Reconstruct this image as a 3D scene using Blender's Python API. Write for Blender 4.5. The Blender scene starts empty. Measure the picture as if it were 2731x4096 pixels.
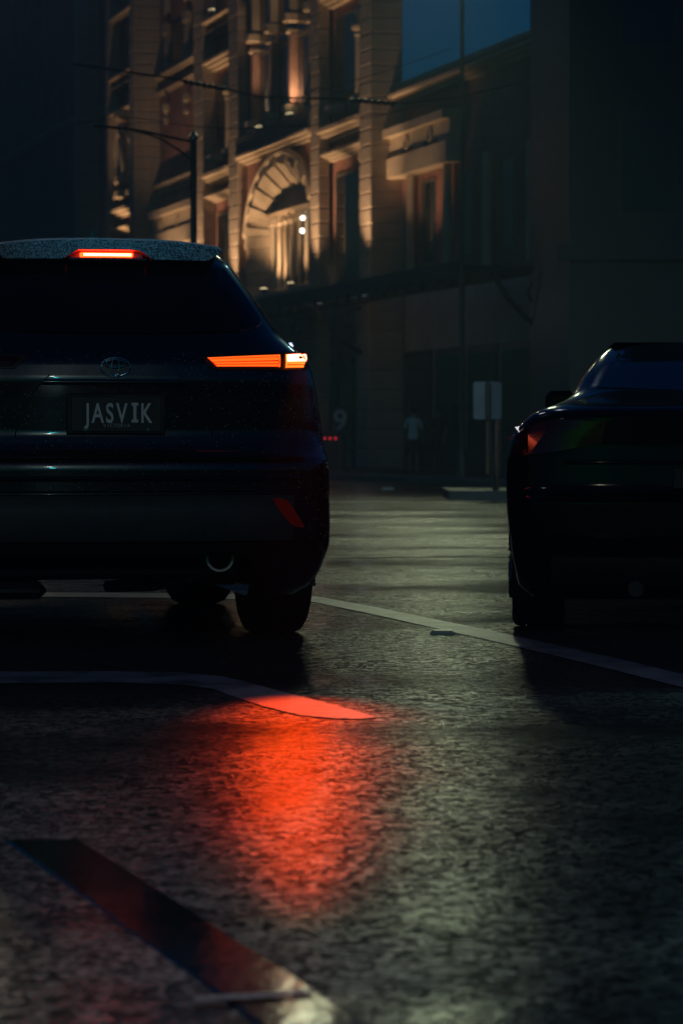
import bpy, bmesh, math, random
from mathutils import Vector, Matrix
random.seed(7)
R = math.radians
scene = bpy.context.scene
COL = scene.collection

# ------------------------------------------------------------------ camera
FPX, CX, CY, HC = 11378.0, 1365.5, 1780.0, 0.85      # focal length in photo pixels, principal column, horizon row, lens height
cam_data = bpy.data.cameras.new('camera')
cam_data.sensor_fit = 'VERTICAL'
cam_data.sensor_height = 36.0
cam_data.lens = 100.0
cam_data.clip_start = 0.05
cam_data.clip_end = 2000
cam_data.dof.use_dof = True
cam_data.dof.focus_distance = 12.1
cam_data.dof.aperture_fstop = 5.6
cam_data.dof.aperture_blades = 0
cam = bpy.data.objects.new('camera', cam_data)
COL.objects.link(cam)
cam.location = (0, 0, HC)
cam.rotation_euler = (R(90 - math.degrees(math.atan((2048 - CY) / FPX))), 0, 0)
scene.camera = cam

# ------------------------------------------------------------------ night sky
world = bpy.data.worlds.new('World')
scene.world = world
world.use_nodes = True
wn = world.node_tree
for n in list(wn.nodes):
    wn.nodes.remove(n)
w_out = wn.nodes.new('ShaderNodeOutputWorld')
w_bg = wn.nodes.new('ShaderNodeBackground')
w_sky = wn.nodes.new('ShaderNodeTexSky')
w_sky.sky_type = 'NISHITA'
w_sky.sun_disc = False
w_sky.sun_elevation = R(2.0)
w_sky.sun_rotation = R(200)
w_mix = wn.nodes.new('ShaderNodeMix')
w_mix.data_type = 'RGBA'
w_mix.blend_type = 'MULTIPLY'
w_mix.inputs[0].default_value = 1.0
w_mix.inputs[7].default_value = (0.003, 0.20, 0.70, 1)
wn.links.new(w_sky.outputs[0], w_mix.inputs[6])
wn.links.new(w_mix.outputs[2], w_bg.inputs[0])
w_bg.inputs[1].default_value = 0.075
wn.links.new(w_bg.outputs[0], w_out.inputs[0])

moon = bpy.data.lights.new('moon_light', 'SUN')
moon.energy = 0.004
moon.angle = R(10)
moon.color = (0.6, 0.75, 1.0)
moon_o = bpy.data.objects.new('moon_light', moon)
moon_o.rotation_euler = (R(40), R(10), R(200))
COL.objects.link(moon_o)

vs = scene.view_settings
vs.view_transform = 'Standard'
vs.look = 'None'
vs.exposure = 0.0
vs.gamma = 1.0
vs.use_curve_mapping = False
scene.render.engine = 'CYCLES'
scene.cycles.use_denoising = True
scene.cycles.filter_width = 1.5
scene.cycles.sample_clamp_indirect = 1.5
scene.cycles.sample_clamp_direct = 8.0
scene.cycles.max_bounces = 6

def lamp(name, loc, power, color, radius=0.15, kind='POINT', target=None, spot=60, blend=0.6):
    l = bpy.data.lights.new(name, kind)
    l.energy = power
    l.color = color
    l.shadow_soft_size = radius
    if kind == 'SPOT':
        l.spot_size = R(spot)
        l.spot_blend = blend
    o = bpy.data.objects.new(name, l)
    o.location = loc
    if target is not None:
        o.rotation_euler = (Vector(target) - Vector(loc)).to_track_quat('-Z', 'Y').to_euler()
    COL.objects.link(o)
    return o

# street lamps of the block behind the photographer
lamp('street_lamp_light', (-5.0, -9, 8.0), 280, (1.0, 0.86, 0.66), 0.16)
lamp('street_lamp_light', (3.5, -14, 9.0), 480, (0.85, 1.0, 0.82), 0.18)
lamp('street_lamp_light', (-9, 4, 9.0), 90, (0.75, 0.85, 1.0), 0.25)
lamp('signal_light', (2.2, -6, 4.5), 90, (0.02, 0.62, 0.80), 0.14)

lamp('shop_sign_light', (-2.0, -5, 8.0), 3600, (0.08, 0.52, 0.80), 0.12, 'SPOT', (-0.95, 12.2, 1.98), 4.2, 0.8)  # added cool fill spot for spoiler and roof, no sign stands there

# ------------------------------------------------------------------ helpers
def px_ground(X, y, z=0.0):
    d = (HC - z) * FPX / (y - CY)
    return Vector(((X - CX) / FPX * d, d, z))

def px_at(X, y, d):
    return Vector(((X - CX) / FPX * d, d, HC + (CY - y) * d / FPX))

def tag(o, label=None, cat=None, group=None, kind=None):
    if label: o['label'] = label
    if cat: o['category'] = cat
    if group: o['group'] = group
    if kind: o['kind'] = kind
    return o

def empty(name, loc=(0, 0, 0), rz=0, label=None, cat=None, group=None):
    o = bpy.data.objects.new(name, None)
    o.empty_display_size = 0.2
    o.location = loc
    o.rotation_euler = (0, 0, rz)
    COL.objects.link(o)
    return tag(o, label, cat, group)

class MB:
    """collects geometry; build() links it as one mesh object"""
    def __init__(self):
        self.v, self.f = [], []
    def add(self, vs, fs):
        b = len(self.v)
        self.v += [tuple(p) for p in vs]
        self.f += [tuple(b + i for i in f) for f in fs]
        return self
    def box(self, x0, x1, y0, y1, z0, z1, bev=0.0):
        if bev <= 0:
            vs = [(x, y, z) for z in (z0, z1) for y in (y0, y1) for x in (x0, x1)]
            return self.add(vs, [(0, 2, 3, 1), (4, 5, 7, 6), (0, 1, 5, 4), (2, 6, 7, 3), (0, 4, 6, 2), (1, 3, 7, 5)])
        bm = bmesh.new()
        bmesh.ops.create_cube(bm, size=1)
        for v in bm.verts:
            v.co = Vector(((x0 + x1) / 2 + v.co.x * (x1 - x0), (y0 + y1) / 2 + v.co.y * (y1 - y0), (z0 + z1) / 2 + v.co.z * (z1 - z0)))
        bmesh.ops.bevel(bm, geom=bm.edges[:], offset=bev, segments=1, affect='EDGES')
        bm.verts.index_update()
        self.add([v.co[:] for v in bm.verts], [[v.index for v in f.verts] for f in bm.faces])
        bm.free()
        return self
    def tube(self, pts, r, n=8, cap=True):
        pts = [Vector(p) for p in pts]
        rr = r if isinstance(r, (list, tuple)) else [r] * len(pts)
        rings = []
        for i, p in enumerate(pts):
            d = (pts[min(i + 1, len(pts) - 1)] - pts[max(i - 1, 0)]).normalized()
            up = Vector((0, 0, 1)) if abs(d.z) < 0.95 else Vector((1, 0, 0))
            s = d.cross(up).normalized()
            t = s.cross(d).normalized()
            rings.append([p + (s * math.cos(a) + t * math.sin(a)) * rr[i] for a in [2 * math.pi * k / n for k in range(n)]])
        vs = [q for ring in rings for q in ring]
        fs = []
        for i in range(len(pts) - 1):
            for k in range(n):
                k2 = (k + 1) % n
                fs.append((i * n + k, i * n + k2, (i + 1) * n + k2, (i + 1) * n + k))
        if cap:
            fs.append(tuple(range(n))[::-1])
            fs.append(tuple((len(pts) - 1) * n + k for k in range(n)))
        return self.add(vs, fs)
    def lathe(self, prof, n=16, org=(0, 0, 0), axis='z'):
        """prof: (radius, height) pairs turned round an axis through org"""
        vs, fs = [], []
        for r, h in prof:
            for k in range(n):
                a = 2 * math.pi * k / n
                c, s = r * math.cos(a), r * math.sin(a)
                p = (c, s, h) if axis == 'z' else ((h, c, s) if axis == 'x' else (c, h, s))
                vs.append((p[0] + org[0], p[1] + org[1], p[2] + org[2]))
        for i in range(len(prof) - 1):
            for k in range(n):
                k2 = (k + 1) % n
                fs.append((i * n + k, i * n + k2, (i + 1) * n + k2, (i + 1) * n + k))
        fs.append(tuple(range(n))[::-1])
        fs.append(tuple((len(prof) - 1) * n + k for k in range(n)))
        return self.add(vs, fs)
    def prism(self, pts, f0, f1):
        """pts: 2D outline; f0/f1 map (u,v) to the two end faces"""
        n = len(pts)
        vs = [f0(*p) for p in pts] + [f1(*p) for p in pts]
        fs = [tuple(range(n)), tuple(range(2 * n - 1, n - 1, -1))]
        fs += [(i, i + n, (i + 1) % n + n, (i + 1) % n) for i in range(n)]
        return self.add(vs, fs)
    def grid(self, fn, nu, nv):
        vs = [fn(i / nu, j / nv) for j in range(nv + 1) for i in range(nu + 1)]
        fs = [(j * (nu + 1) + i, j * (nu + 1) + i + 1, (j + 1) * (nu + 1) + i + 1, (j + 1) * (nu + 1) + i) for j in range(nv) for i in range(nu)]
        return self.add(vs, fs)
    def build(self, name, mat, parent=None, smooth=False, recalc=True):
        me = bpy.data.meshes.new(name)
        me.from_pydata([tuple(p) for p in self.v], [], self.f)
        if recalc:
            bm = bmesh.new(); bm.from_mesh(me)
            bmesh.ops.recalc_face_normals(bm, faces=bm.faces[:])
            bm.to_mesh(me); bm.free()
        if smooth:
            for p in me.polygons: p.use_smooth = True
        me.materials.append(mat)
        o = bpy.data.objects.new(name, me)
        COL.objects.link(o)
        if parent: o.parent = parent
        return o

def smooth_by_angle(o, ang=35):
    me = o.data
    for p in me.polygons: p.use_smooth = True
    try:
        me.set_sharp_from_angle(angle=R(ang))
    except Exception:
        pass
    return o

def interp(tab, z):
    if z <= tab[0][0]: return tab[0][1]
    for (a, va), (b, vb) in zip(tab, tab[1:]):
        if z <= b:
            return va + (vb - va) * (z - a) / (b - a)
    return tab[-1][1]

# ------------------------------------------------------------------ materials
def mat_new(name):
    m = bpy.data.materials.new(name)
    m.use_nodes = True
    nt = m.node_tree
    return m, nt, nt.nodes['Principled BSDF']

def coords(nt, scale=(1, 1, 1), kind='Object'):
    tc = nt.nodes.new('ShaderNodeTexCoord')
    mp = nt.nodes.new('ShaderNodeMapping')
    mp.inputs['Scale'].default_value = scale
    nt.links.new(tc.outputs[kind], mp.inputs[0])
    return mp.outputs[0]

def noise(nt, vec, scale, detail=4, rough=0.55):
    n = nt.nodes.new('ShaderNodeTexNoise')
    n.inputs['Scale'].default_value = scale
    n.inputs['Detail'].default_value = detail
    n.inputs['Roughness'].default_value = rough
    nt.links.new(vec, n.inputs['Vector'])
    return n.outputs[0]

def ramp(nt, fac, stops):
    r = nt.nodes.new('ShaderNodeValToRGB')
    els = r.color_ramp.elements
    while len(els) < len(stops): els.new(0.5)
    for e, (p, c) in zip(els, stops):
        e.position = p
        e.color = (c, c, c, 1) if isinstance(c, (int, float)) else (*c, 1)
    nt.links.new(fac, r.inputs[0])
    return r.outputs[0]

def bump(nt, height, strength, dist, prev=None):
    b = nt.nodes.new('ShaderNodeBump')
    b.inputs['Strength'].default_value = strength
    b.inputs['Distance'].default_value = dist
    nt.links.new(height, b.inputs['Height'])
    if prev is not None: nt.links.new(prev, b.inputs['Normal'])
    return b.outputs[0]

def simple(name, col, rough=0.5, metal=0.0, var=0.25, scale=6.0, bmp=0.0, coat=0.0, spec=0.5):
    m, nt, p = mat_new(name)
    v = coords(nt)
    n = noise(nt, v, scale, 5)
    c = ramp(nt, n, [(0.3, tuple(k * (1 - var) for k in col)), (0.7, tuple(min(1, k * (1 + var)) for k in col))])
    nt.links.new(c, p.inputs['Base Color'])
    rr = ramp(nt, n, [(0.3, max(0.02, rough * 0.8)), (0.7, min(1, rough * 1.2))])
    nt.links.new(rr, p.inputs['Roughness'])
    p.inputs['Metallic'].default_value = metal
    p.inputs['Coat Weight'].default_value = coat
    p.inputs['Coat Roughness'].default_value = 0.04
    p.inputs['Specular IOR Level'].default_value = spec
    if bmp > 0:
        n2 = noise(nt, v, scale * 12, 6)
        nt.links.new(bump(nt, n2, bmp, 0.01), p.inputs['Normal'])
    return m

def emit(name, col, strength):
    m, nt, p = mat_new(name)
    p.inputs['Base Color'].default_value = (*[min(1, c * 0.5) for c in col], 1)
    p.inputs['Emission Color'].default_value = (*col, 1)
    p.inputs['Emission Strength'].default_value = strength
    p.inputs['Roughness'].default_value = 0.2
    return m

def math_node(nt, op, a, b=None, clamp=False):
    n = nt.nodes.new('ShaderNodeMath')
    n.operation = op
    n.use_clamp = clamp
    for i, q in enumerate((a, b)):
        if q is None: continue
        if isinstance(q, (int, float)): n.inputs[i].default_value = q
        else: nt.links.new(q, n.inputs[i])
    return n.outputs[0]

def wet_asphalt(name, base=0.028, dry_rough=0.42, wet_rough=0.10, bump_s=0.55, grain=230.0, gl=1.0, glint=0.12):
    m, nt, p = mat_new(name)
    v = coords(nt)
    vs_ = coords(nt, (0.22, 0.40, 1.0))
    wet = noise(nt, vs_, 1.15, 5, 0.62)                 # where the film of water lies deeper
    wetm = ramp(nt, wet, [(0.44, 0.0), (0.60, 1.0)])
    stones = nt.nodes.new('ShaderNodeTexVoronoi')
    stones.inputs['Scale'].default_value = grain * 0.33
    nt.links.new(v, stones.inputs['Vector'])
    fine = noise(nt, v, grain, 3, 0.7)
    mid = noise(nt, v, 34, 5, 0.6)
    h = math_node(nt, 'ADD', math_node(nt, 'MULTIPLY', stones.outputs['Distance'], -0.9), math_node(nt, 'MULTIPLY', fine, 0.3))
    hb = nt.nodes.new('ShaderNodeBump')
    hb.inputs['Distance'].default_value = 0.0021
    nt.links.new(h, hb.inputs['Height'])
    st = ramp(nt, wet, [(0.44, bump_s), (0.62, bump_s * 0.5)])
    nt.links.new(st, hb.inputs['Strength'])
    nb = bump(nt, mid, 0.12, 0.002, hb.outputs[0])
    nt.links.new(nb, p.inputs['Normal'])
    bc = ramp(nt, fine, [(0.35, (base * 0.6, base * 0.6, base * 0.65)), (0.65, (base * 1.5, base * 1.5, base * 1.5))])
    nt.links.new(bc, p.inputs['Base Color'])
    rg = ramp(nt, wet, [(0.42, dry_rough), (0.62, wet_rough)])
    nt.links.new(rg, p.inputs['Roughness'])
    # each stone of the aggregate carries its own film of water: some shine, most stay matt
    acc = None
    for sc_, wgt, pw in ((grain * 0.42, 1.3, 6.0), (grain * 0.22, 1.1, 6.0), (grain * 0.11, 0.35, 3.0)):
        vo = nt.nodes.new('ShaderNodeTexVoronoi')
        vo.inputs['Scale'].default_value = sc_
        nt.links.new(v, vo.inputs['Vector'])
        sp = nt.nodes.new('ShaderNodeSeparateColor')
        nt.links.new(vo.outputs['Color'], sp.inputs[0])
        q = math_node(nt, 'MULTIPLY', math_node(nt, 'POWER', sp.outputs[0], pw), wgt)
        acc = q if acc is None else math_node(nt, 'ADD', acc, q)
    fac = math_node(nt, 'ADD', acc, glint, True)
    lift = ramp(nt, wet, [(0.50, 0.0), (0.66, 0.35)])
    fac = math_node(nt, 'ADD', fac, lift, True)
    df = nt.nodes.new('ShaderNodeBsdfDiffuse')
    nt.links.new(bc, df.inputs['Color'])
    mxs = nt.nodes.new('ShaderNodeMixShader')
    nt.links.new(fac, mxs.inputs[0]); nt.links.new(df.outputs[0], mxs.inputs[1]); nt.links.new(p.outputs[0], mxs.inputs[2])
    nt.links.new(mxs.outputs[0], nt.nodes['Material Output'].inputs['Surface'])
    p.inputs['Specular IOR Level'].default_value = 0.5 * gl
    return m

M = {}
M['asphalt'] = wet_asphalt('wet_asphalt', dry_rough=0.30, wet_rough=0.14, bump_s=0.28, grain=230, gl=1.8, glint=0.04)
M['sealed'] = wet_asphalt('wet_sealed_asphalt', base=0.012, dry_rough=0.11, wet_rough=0.08, bump_s=0.22, grain=120, glint=0.75)
M['footway'] = wet_asphalt('wet_bluestone', base=0.03, dry_rough=0.45, wet_rough=0.25, bump_s=0.3, grain=60)
M['paint_line'] = simple('worn_road_paint', (0.42, 0.42, 0.46), 0.42, var=0.3, scale=9, bmp=0.5)
def worn_paint():
    m, nt, p = mat_new('worn_road_paint')
    v = coords(nt)
    a = noise(nt, v, 5, 8, 0.7); b_ = noise(nt, v, 120, 3, 0.6)
    mx = math_node(nt, 'ADD', math_node(nt, 'MULTIPLY', a, 0.65), math_node(nt, 'MULTIPLY', b_, 0.35))
    c = ramp(nt, mx, [(0.42, (0.03, 0.03, 0.035)), (0.475, (0.15, 0.15, 0.17)), (0.60, (0.26, 0.26, 0.30))])
    nt.links.new(c, p.inputs['Base Color'])
    p.inputs['Roughness'].default_value = 0.38
    nt.links.new(bump(nt, b_, 0.6, 0.0015), p.inputs['Normal'])
    return m
M['paint_line'] = worn_paint()
M['paint'] = simple('black_car_paint', (0.004, 0.004, 0.005), 0.22, var=0.1, coat=1.0)
M['spoiler'] = simple('wet_spoiler_paint', (0.035, 0.045, 0.055), 0.45, var=0.2, scale=30, bmp=0.4)
M['paint_red'] = simple('dark_car_paint', (0.005, 0.003, 0.004), 0.10, var=0.1, coat=0.0, spec=0.2)
M['cladding'] = simple('dark_grey_plastic', (0.038, 0.042, 0.050), 0.5, var=0.15, scale=14, bmp=0.2)
M['black'] = simple('black_plastic', (0.006, 0.006, 0.007), 0.6, var=0.2)
M['glass_dark'] = simple('dark_tinted_glass', (0.003, 0.003, 0.004), 0.04, var=0.1)
M['rubber'] = simple('tyre_rubber', (0.010, 0.010, 0.011), 0.7, var=0.2, scale=20, bmp=0.4)
M['alloy'] = simple('dark_alloy', (0.10, 0.10, 0.11), 0.3, 0.9)
M['chrome'] = simple('chrome', (0.55, 0.57, 0.6), 0.12, 1.0, var=0.05)
M['steel'] = simple('exhaust_steel', (0.42, 0.38, 0.35), 0.38, 0.8, var=0.25, scale=40, bmp=0.3)
M['plate'] = simple('number_plate_black', (0.009, 0.009, 0.011), 0.5, var=0.25, scale=12)
M['plate_text'] = simple('number_plate_lettering', (0.62, 0.62, 0.62), 0.5, var=0.05)
M['rim_text'] = simple('number_plate_state_lettering', (0.42, 0.42, 0.42), 0.5, var=0.05)
M['led_bar'] = emit('tail_lamp_bar', (1.0, 0.11, 0.008), 1.6)
M['led_gap'] = emit('tail_lamp_gap', (1.0, 0.05, 0.004), 0.10)
M['brake'] = emit('brake_lamp', (1.0, 0.12, 0.055), 22)
M['brake_low'] = emit('brake_lamp_lower', (1.0, 0.12, 0.01), 3.0)
M['brake_top'] = emit('high_mount_brake_lamp', (1.0, 0.014, 0.002), 50.0)
M['brake_core'] = emit('high_mount_brake_core', (1.0, 0.50, 0.22), 6.0)
M['reflector'] = simple('red_reflector', (0.85, 0.02, 0.008), 0.3, var=0.05)
M['red_glass'] = simple('dark_red_lamp_glass', (0.035, 0.003, 0.003), 0.12, var=0.1)
M['water'] = simple('rain_drop', (0.30, 0.33, 0.35), 0.10, var=0.0)  # pale base puts the light refracted by the drops into their colour
M['stone'] = simple('cream_stucco_stone', (0.40, 0.32, 0.24), 0.8, var=0.22, scale=1.4, bmp=0.35)
M['ornament'] = simple('pale_moulding', (0.50, 0.40, 0.28), 0.75, var=0.15, scale=2.0, bmp=0.2)
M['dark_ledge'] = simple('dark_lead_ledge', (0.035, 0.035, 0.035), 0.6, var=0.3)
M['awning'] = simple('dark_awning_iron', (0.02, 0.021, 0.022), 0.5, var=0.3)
M['window'] = simple('dark_window_glass', (0.008, 0.012, 0.016), 0.06, var=0.1)
M['frame'] = simple('window_frame', (0.16, 0.13, 0.09), 0.6)
M['iron'] = simple('painted_iron', (0.018, 0.020, 0.020), 0.4, var=0.3)
M['iron_green'] = simple('grey_green_pole', (0.05, 0.06, 0.055), 0.35, 0.3, var=0.3)
M['sign_grey'] = simple('aluminium_sign_back', (0.30, 0.34, 0.35), 0.45, 0.2, var=0.12, scale=3)
M['timber'] = simple('rusty_post', (0.16, 0.09, 0.055), 0.5, var=0.5, scale=8, bmp=0.4)
M['kerb'] = simple('bluestone_kerb', (0.05, 0.055, 0.055), 0.35, var=0.35, scale=5, bmp=0.4)
M['white_sign'] = simple('white_sign_face', (0.60, 0.60, 0.60), 0.6, var=0.1)
M['marker'] = simple('road_stud', (0.46, 0.46, 0.42), 0.35, var=0.1)
M['lamp_lens'] = emit('street_lamp_lens', (0.80, 1.0, 0.48), 20)
M['flood'] = emit('floodlight_lens', (1.0, 0.80, 0.45), 3)
M['bulb'] = emit('globe_lamp_glass', (1.0, 0.95, 0.8), 9)
M['bulb_blue'] = emit('cold_globe_glass', (0.55, 0.65, 1.0), 6)
M['led_red'] = emit('small_red_led', (0.8, 0.02, 0.05), 0.9)
M['skin'] = simple('skin', (0.22, 0.13, 0.09), 0.5, var=0.1)
M['shirt'] = simple('pale_tshirt', (0.46, 0.60, 0.62), 0.85, var=0.1)
M['dark_cloth'] = simple('dark_clothes', (0.025, 0.022, 0.026), 0.9, var=0.2)
M['short_cloth'] = simple('dark_shorts', (0.05, 0.035, 0.035), 0.9, var=0.2)
M['hair'] = simple('dark_hair', (0.02, 0.014, 0.01), 0.7)

def brick_mat():
    m, nt, p = mat_new('red_brick')
    v = coords(nt)
    b = nt.nodes.new('ShaderNodeTexBrick')
    b.inputs['Scale'].default_value = 1.0
    b.inputs['Brick Width'].default_value = 0.24
    b.inputs['Row Height'].default_value = 0.086
    b.inputs['Mortar Size'].default_value = 0.008
    b.inputs['Color1'].default_value = (0.40, 0.16, 0.11, 1)
    b.inputs['Color2'].default_value = (0.28, 0.11, 0.08, 1)
    b.inputs['Mortar'].default_value = (0.16, 0.13, 0.11, 1)
    sep = nt.nodes.new('ShaderNodeSeparateXYZ'); cmb = nt.nodes.new('ShaderNodeCombineXYZ')
    nt.links.new(v, sep.inputs[0])
    nt.links.new(sep.outputs[0], cmb.inputs[0]); nt.links.new(sep.outputs[2], cmb.inputs[1])
    nt.links.new(cmb.outputs[0], b.inputs['Vector'])
    n = noise(nt, v, 0.6, 5)
    mx = nt.nodes.new('ShaderNodeMix'); mx.data_type = 'RGBA'; mx.blend_type = 'MULTIPLY'
    mx.inputs[0].default_value = 0.7
    nt.links.new(b.outputs[0], mx.inputs[6])
    nt.links.new(ramp(nt, n, [(0.3, 0.6), (0.7, 1.3)]), mx.inputs[7])
    nt.links.new(mx.outputs[2], p.inputs['Base Color'])
    p.inputs['Roughness'].default_value = 0.85
    nt.links.new(bump(nt, b.outputs[1], -0.4, 0.01), p.inputs['Normal'])
    return m
M['brick'] = brick_mat()

# ------------------------------------------------------------------ ground
g = MB()
g.add([(-600, -300, 0), (600, -300, 0), (600, 900, 0), (-600, 900, 0)], [(0, 1, 2, 3)])
tag(g.build('road', M['asphalt'], recalc=False), kind='structure')

D_ = Vector((-0.279, 0.960, 0)).normalized()        # the facade runs this way
N_ = Vector((-0.960, -0.279, 0)).normalized()       # and faces this way
P0 = Vector((0.27, 88.0, 0))
ANG = math.atan2(D_.y, D_.x)

def FW(t, n, z=0.0):
    return P0 + D_ * t + N_ * n + Vector((0, 0, z))

def tX(X, n=0.0):
    u = (X - CX) / FPX
    bx, by = P0.x + n * N_.x, P0.y + n * N_.y
    return (bx - u * by) / (u * D_.y - D_.x)

def zX(X, y, n=0.0):
    d = P0.y + D_.y * tX(X, n) + n * N_.y
    return HC + (CY - y) * d / FPX

pav_root = empty('footpath', P0, ANG)
tag(pav_root, kind='structure')
pv = MB(); pv.box(-40, 120, -1.0, 5.15, -0.2, 0.14)
tag(pv.build('paving', M['footway'], pav_root), kind=None)
for k in range(54):                                     # kerb stones of the station side
    t0 = -32 + k * 1.8
    if k == 0:
        kb = MB(); kb.box(0.012, 1.788, 5.155, 5.45, -0.2, 0.15, 0.02)
        kproto = kb.build('kerb_stone', M['kerb'], pav_root)
        kproto.location = (t0, 0, 0)
    else:
        c = kproto.copy(); c.location = (t0, 0, random.uniform(-0.006, 0.006)); COL.objects.link(c)

def strip_px(name, pts, mat, z=0.004, zt=None, kind='structure'):
    """painted band: pts are (X, y_far, y_near) read along the band, projected onto the ground"""
    mb = MB()
    P = []
    n = 26
    for (a, b) in zip(pts, pts[1:]):
        for k in range(n):
            s = k / n
            P.append([a[i] + (b[i] - a[i]) * s for i in range(4)])
    P.append(list(pts[-1]))
    vs = []
    for q in P:
        vs.append(px_ground(q[0], q[1], z) + Vector((0, random.uniform(-0.006, 0.006), 0))); vs.append(px_ground(q[2], q[3], z) + Vector((0, random.uniform(-0.006, 0.006), 0)))
    fs = [(2 * i, 2 * i + 1, 2 * i + 3, 2 * i + 2) for i in range(len(P) - 1)]
    mb.add(vs, fs)
    o = mb.build(name, mat, recalc=False)
    if o.data.polygons[0].normal.z < 0:
        o.data.flip_normals()
    return tag(o, kind=kind)

# lane line ahead of the wheels and the one that bends at the stop position
strip_px('lane_line', [(-600, 2368, -600, 2384), (300, 2370, 300, 2388), (850, 2374, 850, 2394), (1150, 2382, 1145, 2404), (1262, 2385, 1252, 2408),
                       (1500, 2428, 1485, 2456), (2000, 2531, 1980, 2566), (2500, 2642, 2470, 2684), (3100, 2785, 3060, 2835)], M['paint_line'])
strip_px('stop_line', [(-500, 2688, -500, 2738), (40, 2687, 20, 2733), (450, 2686, 450, 2731), (720, 2690, 715, 2739), (870, 2703, 850, 2756), (960, 2722, 920, 2782),
                       (1130, 2768, 1060, 2828), (1300, 2812, 1200, 2862), (1420, 2844, 1330, 2874), (1505, 2869, 1455, 2877)], M['paint_line'])
# joint across the carriageway
strip_px('road_joint', [(-900, 2228, -900, 2232), (1300, 2227, 1300, 2232), (2060, 2222, 2060, 2227), (3400, 2216, 3400, 2221)], M['black'])
# smooth sealed patch near the camera, a few millimetres proud
def patch():
    # blacked-out line mark: a 17 cm band of smooth sealer with bevelled edges
    mb = MB()
    up = [(-0.633 + 0.3096 * (6.3 - d), d) for d in [6.08 - 0.25 * k for k in range(20)]]
    rows = []
    for i, (x, d) in enumerate(up):
        j = random.uniform(-0.003, 0.003)
        rows.append([(x + 0.005 + j, d, 0.0005), (x + j, d, 0.0055), (x - 0.15 + j, d, 0.0055), (x - 0.155 + j, d, 0.0005)])
    vs = [p for r_ in rows for p in r_]
    fs = [(i * 4 + k, i * 4 + k + 1, i * 4 + k + 5, i * 4 + k + 4) for i in range(len(rows) - 1) for k in range(3)]
    mb.add(vs, fs)
    o = mb.build('sealed_line', M['sealed'])
    if o.data.polygons[1].normal.z < 0: o.data.flip_normals()
    return tag(o, kind='structure')
patch()
strip_px('paint_remnant', [(770, 3994, 775, 4012), (950, 3984, 955, 4004), (1120, 3976, 1125, 3994), (1250, 3966, 1255, 3984)], M['paint_line'], z=0.0095)

# ------------------------------------------------------------------ the station
st = empty('station_building', P0, ANG, 'floodlit red brick and cream station with arched window behind the cars', 'building')

def blk(mb, t0, t1, n0, n1, z0, z1, bev=0.02):
    mb.box(min(t0, t1), max(t0, t1), n0, n1, z0, z1, bev)

_blocks = {}
def coursed(name, t0, t1, n0, n1, z0, z1, h=0.47, mat='stone', parent=st):
    """a pilaster of stone courses: core plus one object per course"""
    core = MB(); core.box(t0 + 0.03, t1 - 0.03, n0, n1 - 0.03, z0, z1)
    r = core.build(name, M['stone'], parent)
    key = (round(t1 - t0, 3), round(n1 - n0, 3))
    k = 0
    z = z0
    while z < z1 - 0.1:
        if key not in _blocks:
            b = MB(); b.box(-(t1 - t0) / 2, (t1 - t0) / 2, -(n1 - n0), 0, 0.012, h - 0.012, 0.03)
            o = b.build('stone_block', M[mat], r)
            _blocks[key] = o.data
        else:
            o = bpy.data.objects.new('stone_block', _blocks[key]); COL.objects.link(o); o.parent = r
        o.location = ((t0 + t1) / 2, n1 + random.uniform(-0.006, 0.006), z)
        z += h
    return r

ZT = 21.0
PF = 0.50       # pilaster front
BW = -0.50      # recessed brick wall plane
# pilasters: (X of the far edge of the front face, X of its near edge, plane, depth)
pil = {}
def pilaster(key, Xa, Xb, n1, n0, z1=ZT):
    ta, tb = tX(Xb, n1), tX(Xa, n1)
    pil[key] = (ta, tb)
    coursed('pilaster', ta, tb, n0, n1, 5.5, z1)
    coursed('pier', ta - 0.06, tb + 0.06, n0 - 0.01, n1 + 0.08, 0.14, 5.4, 0.58)
pilaster('G', 300, 309, PF, BW)
pilaster('F', 426, 438, PF, 0.0)
pilaster('E', 520, 537, 0.62, BW)
pilaster('A', 775, 812, PF, 0.0)
pilaster('B', 915, 951, PF, 0.12)
pilaster('C', 1241, 1272, PF, 0.12)
pilaster('D', 1436, 1480, 0.5, BW, 17.0)
pilaster('H', 2150, 2215, 0.5, BW, 9.9)

def wall(name, t0, t1, n, z0, z1, mat='brick', th=0.5, parent=st):
    mb = MB(); mb.box(t0, t1, n - th, n, z0, z1)
    return mb.build(name, M[mat], parent)

def ledge(name, t0, t1, n0, z, h, proj, mat='ornament', steps=3, parent=st):
    """stepped cornice running along the wall"""
    mb = MB()
    for i in range(steps):
        p = proj * (i + 1) / steps
        mb.box(t0, t1, n0 - 0.05, n0 + p, z + h * i / steps + (0.002 if i else 0), z + h * (i + 1) / steps)
    return mb.build(name, M[mat], parent)

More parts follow.
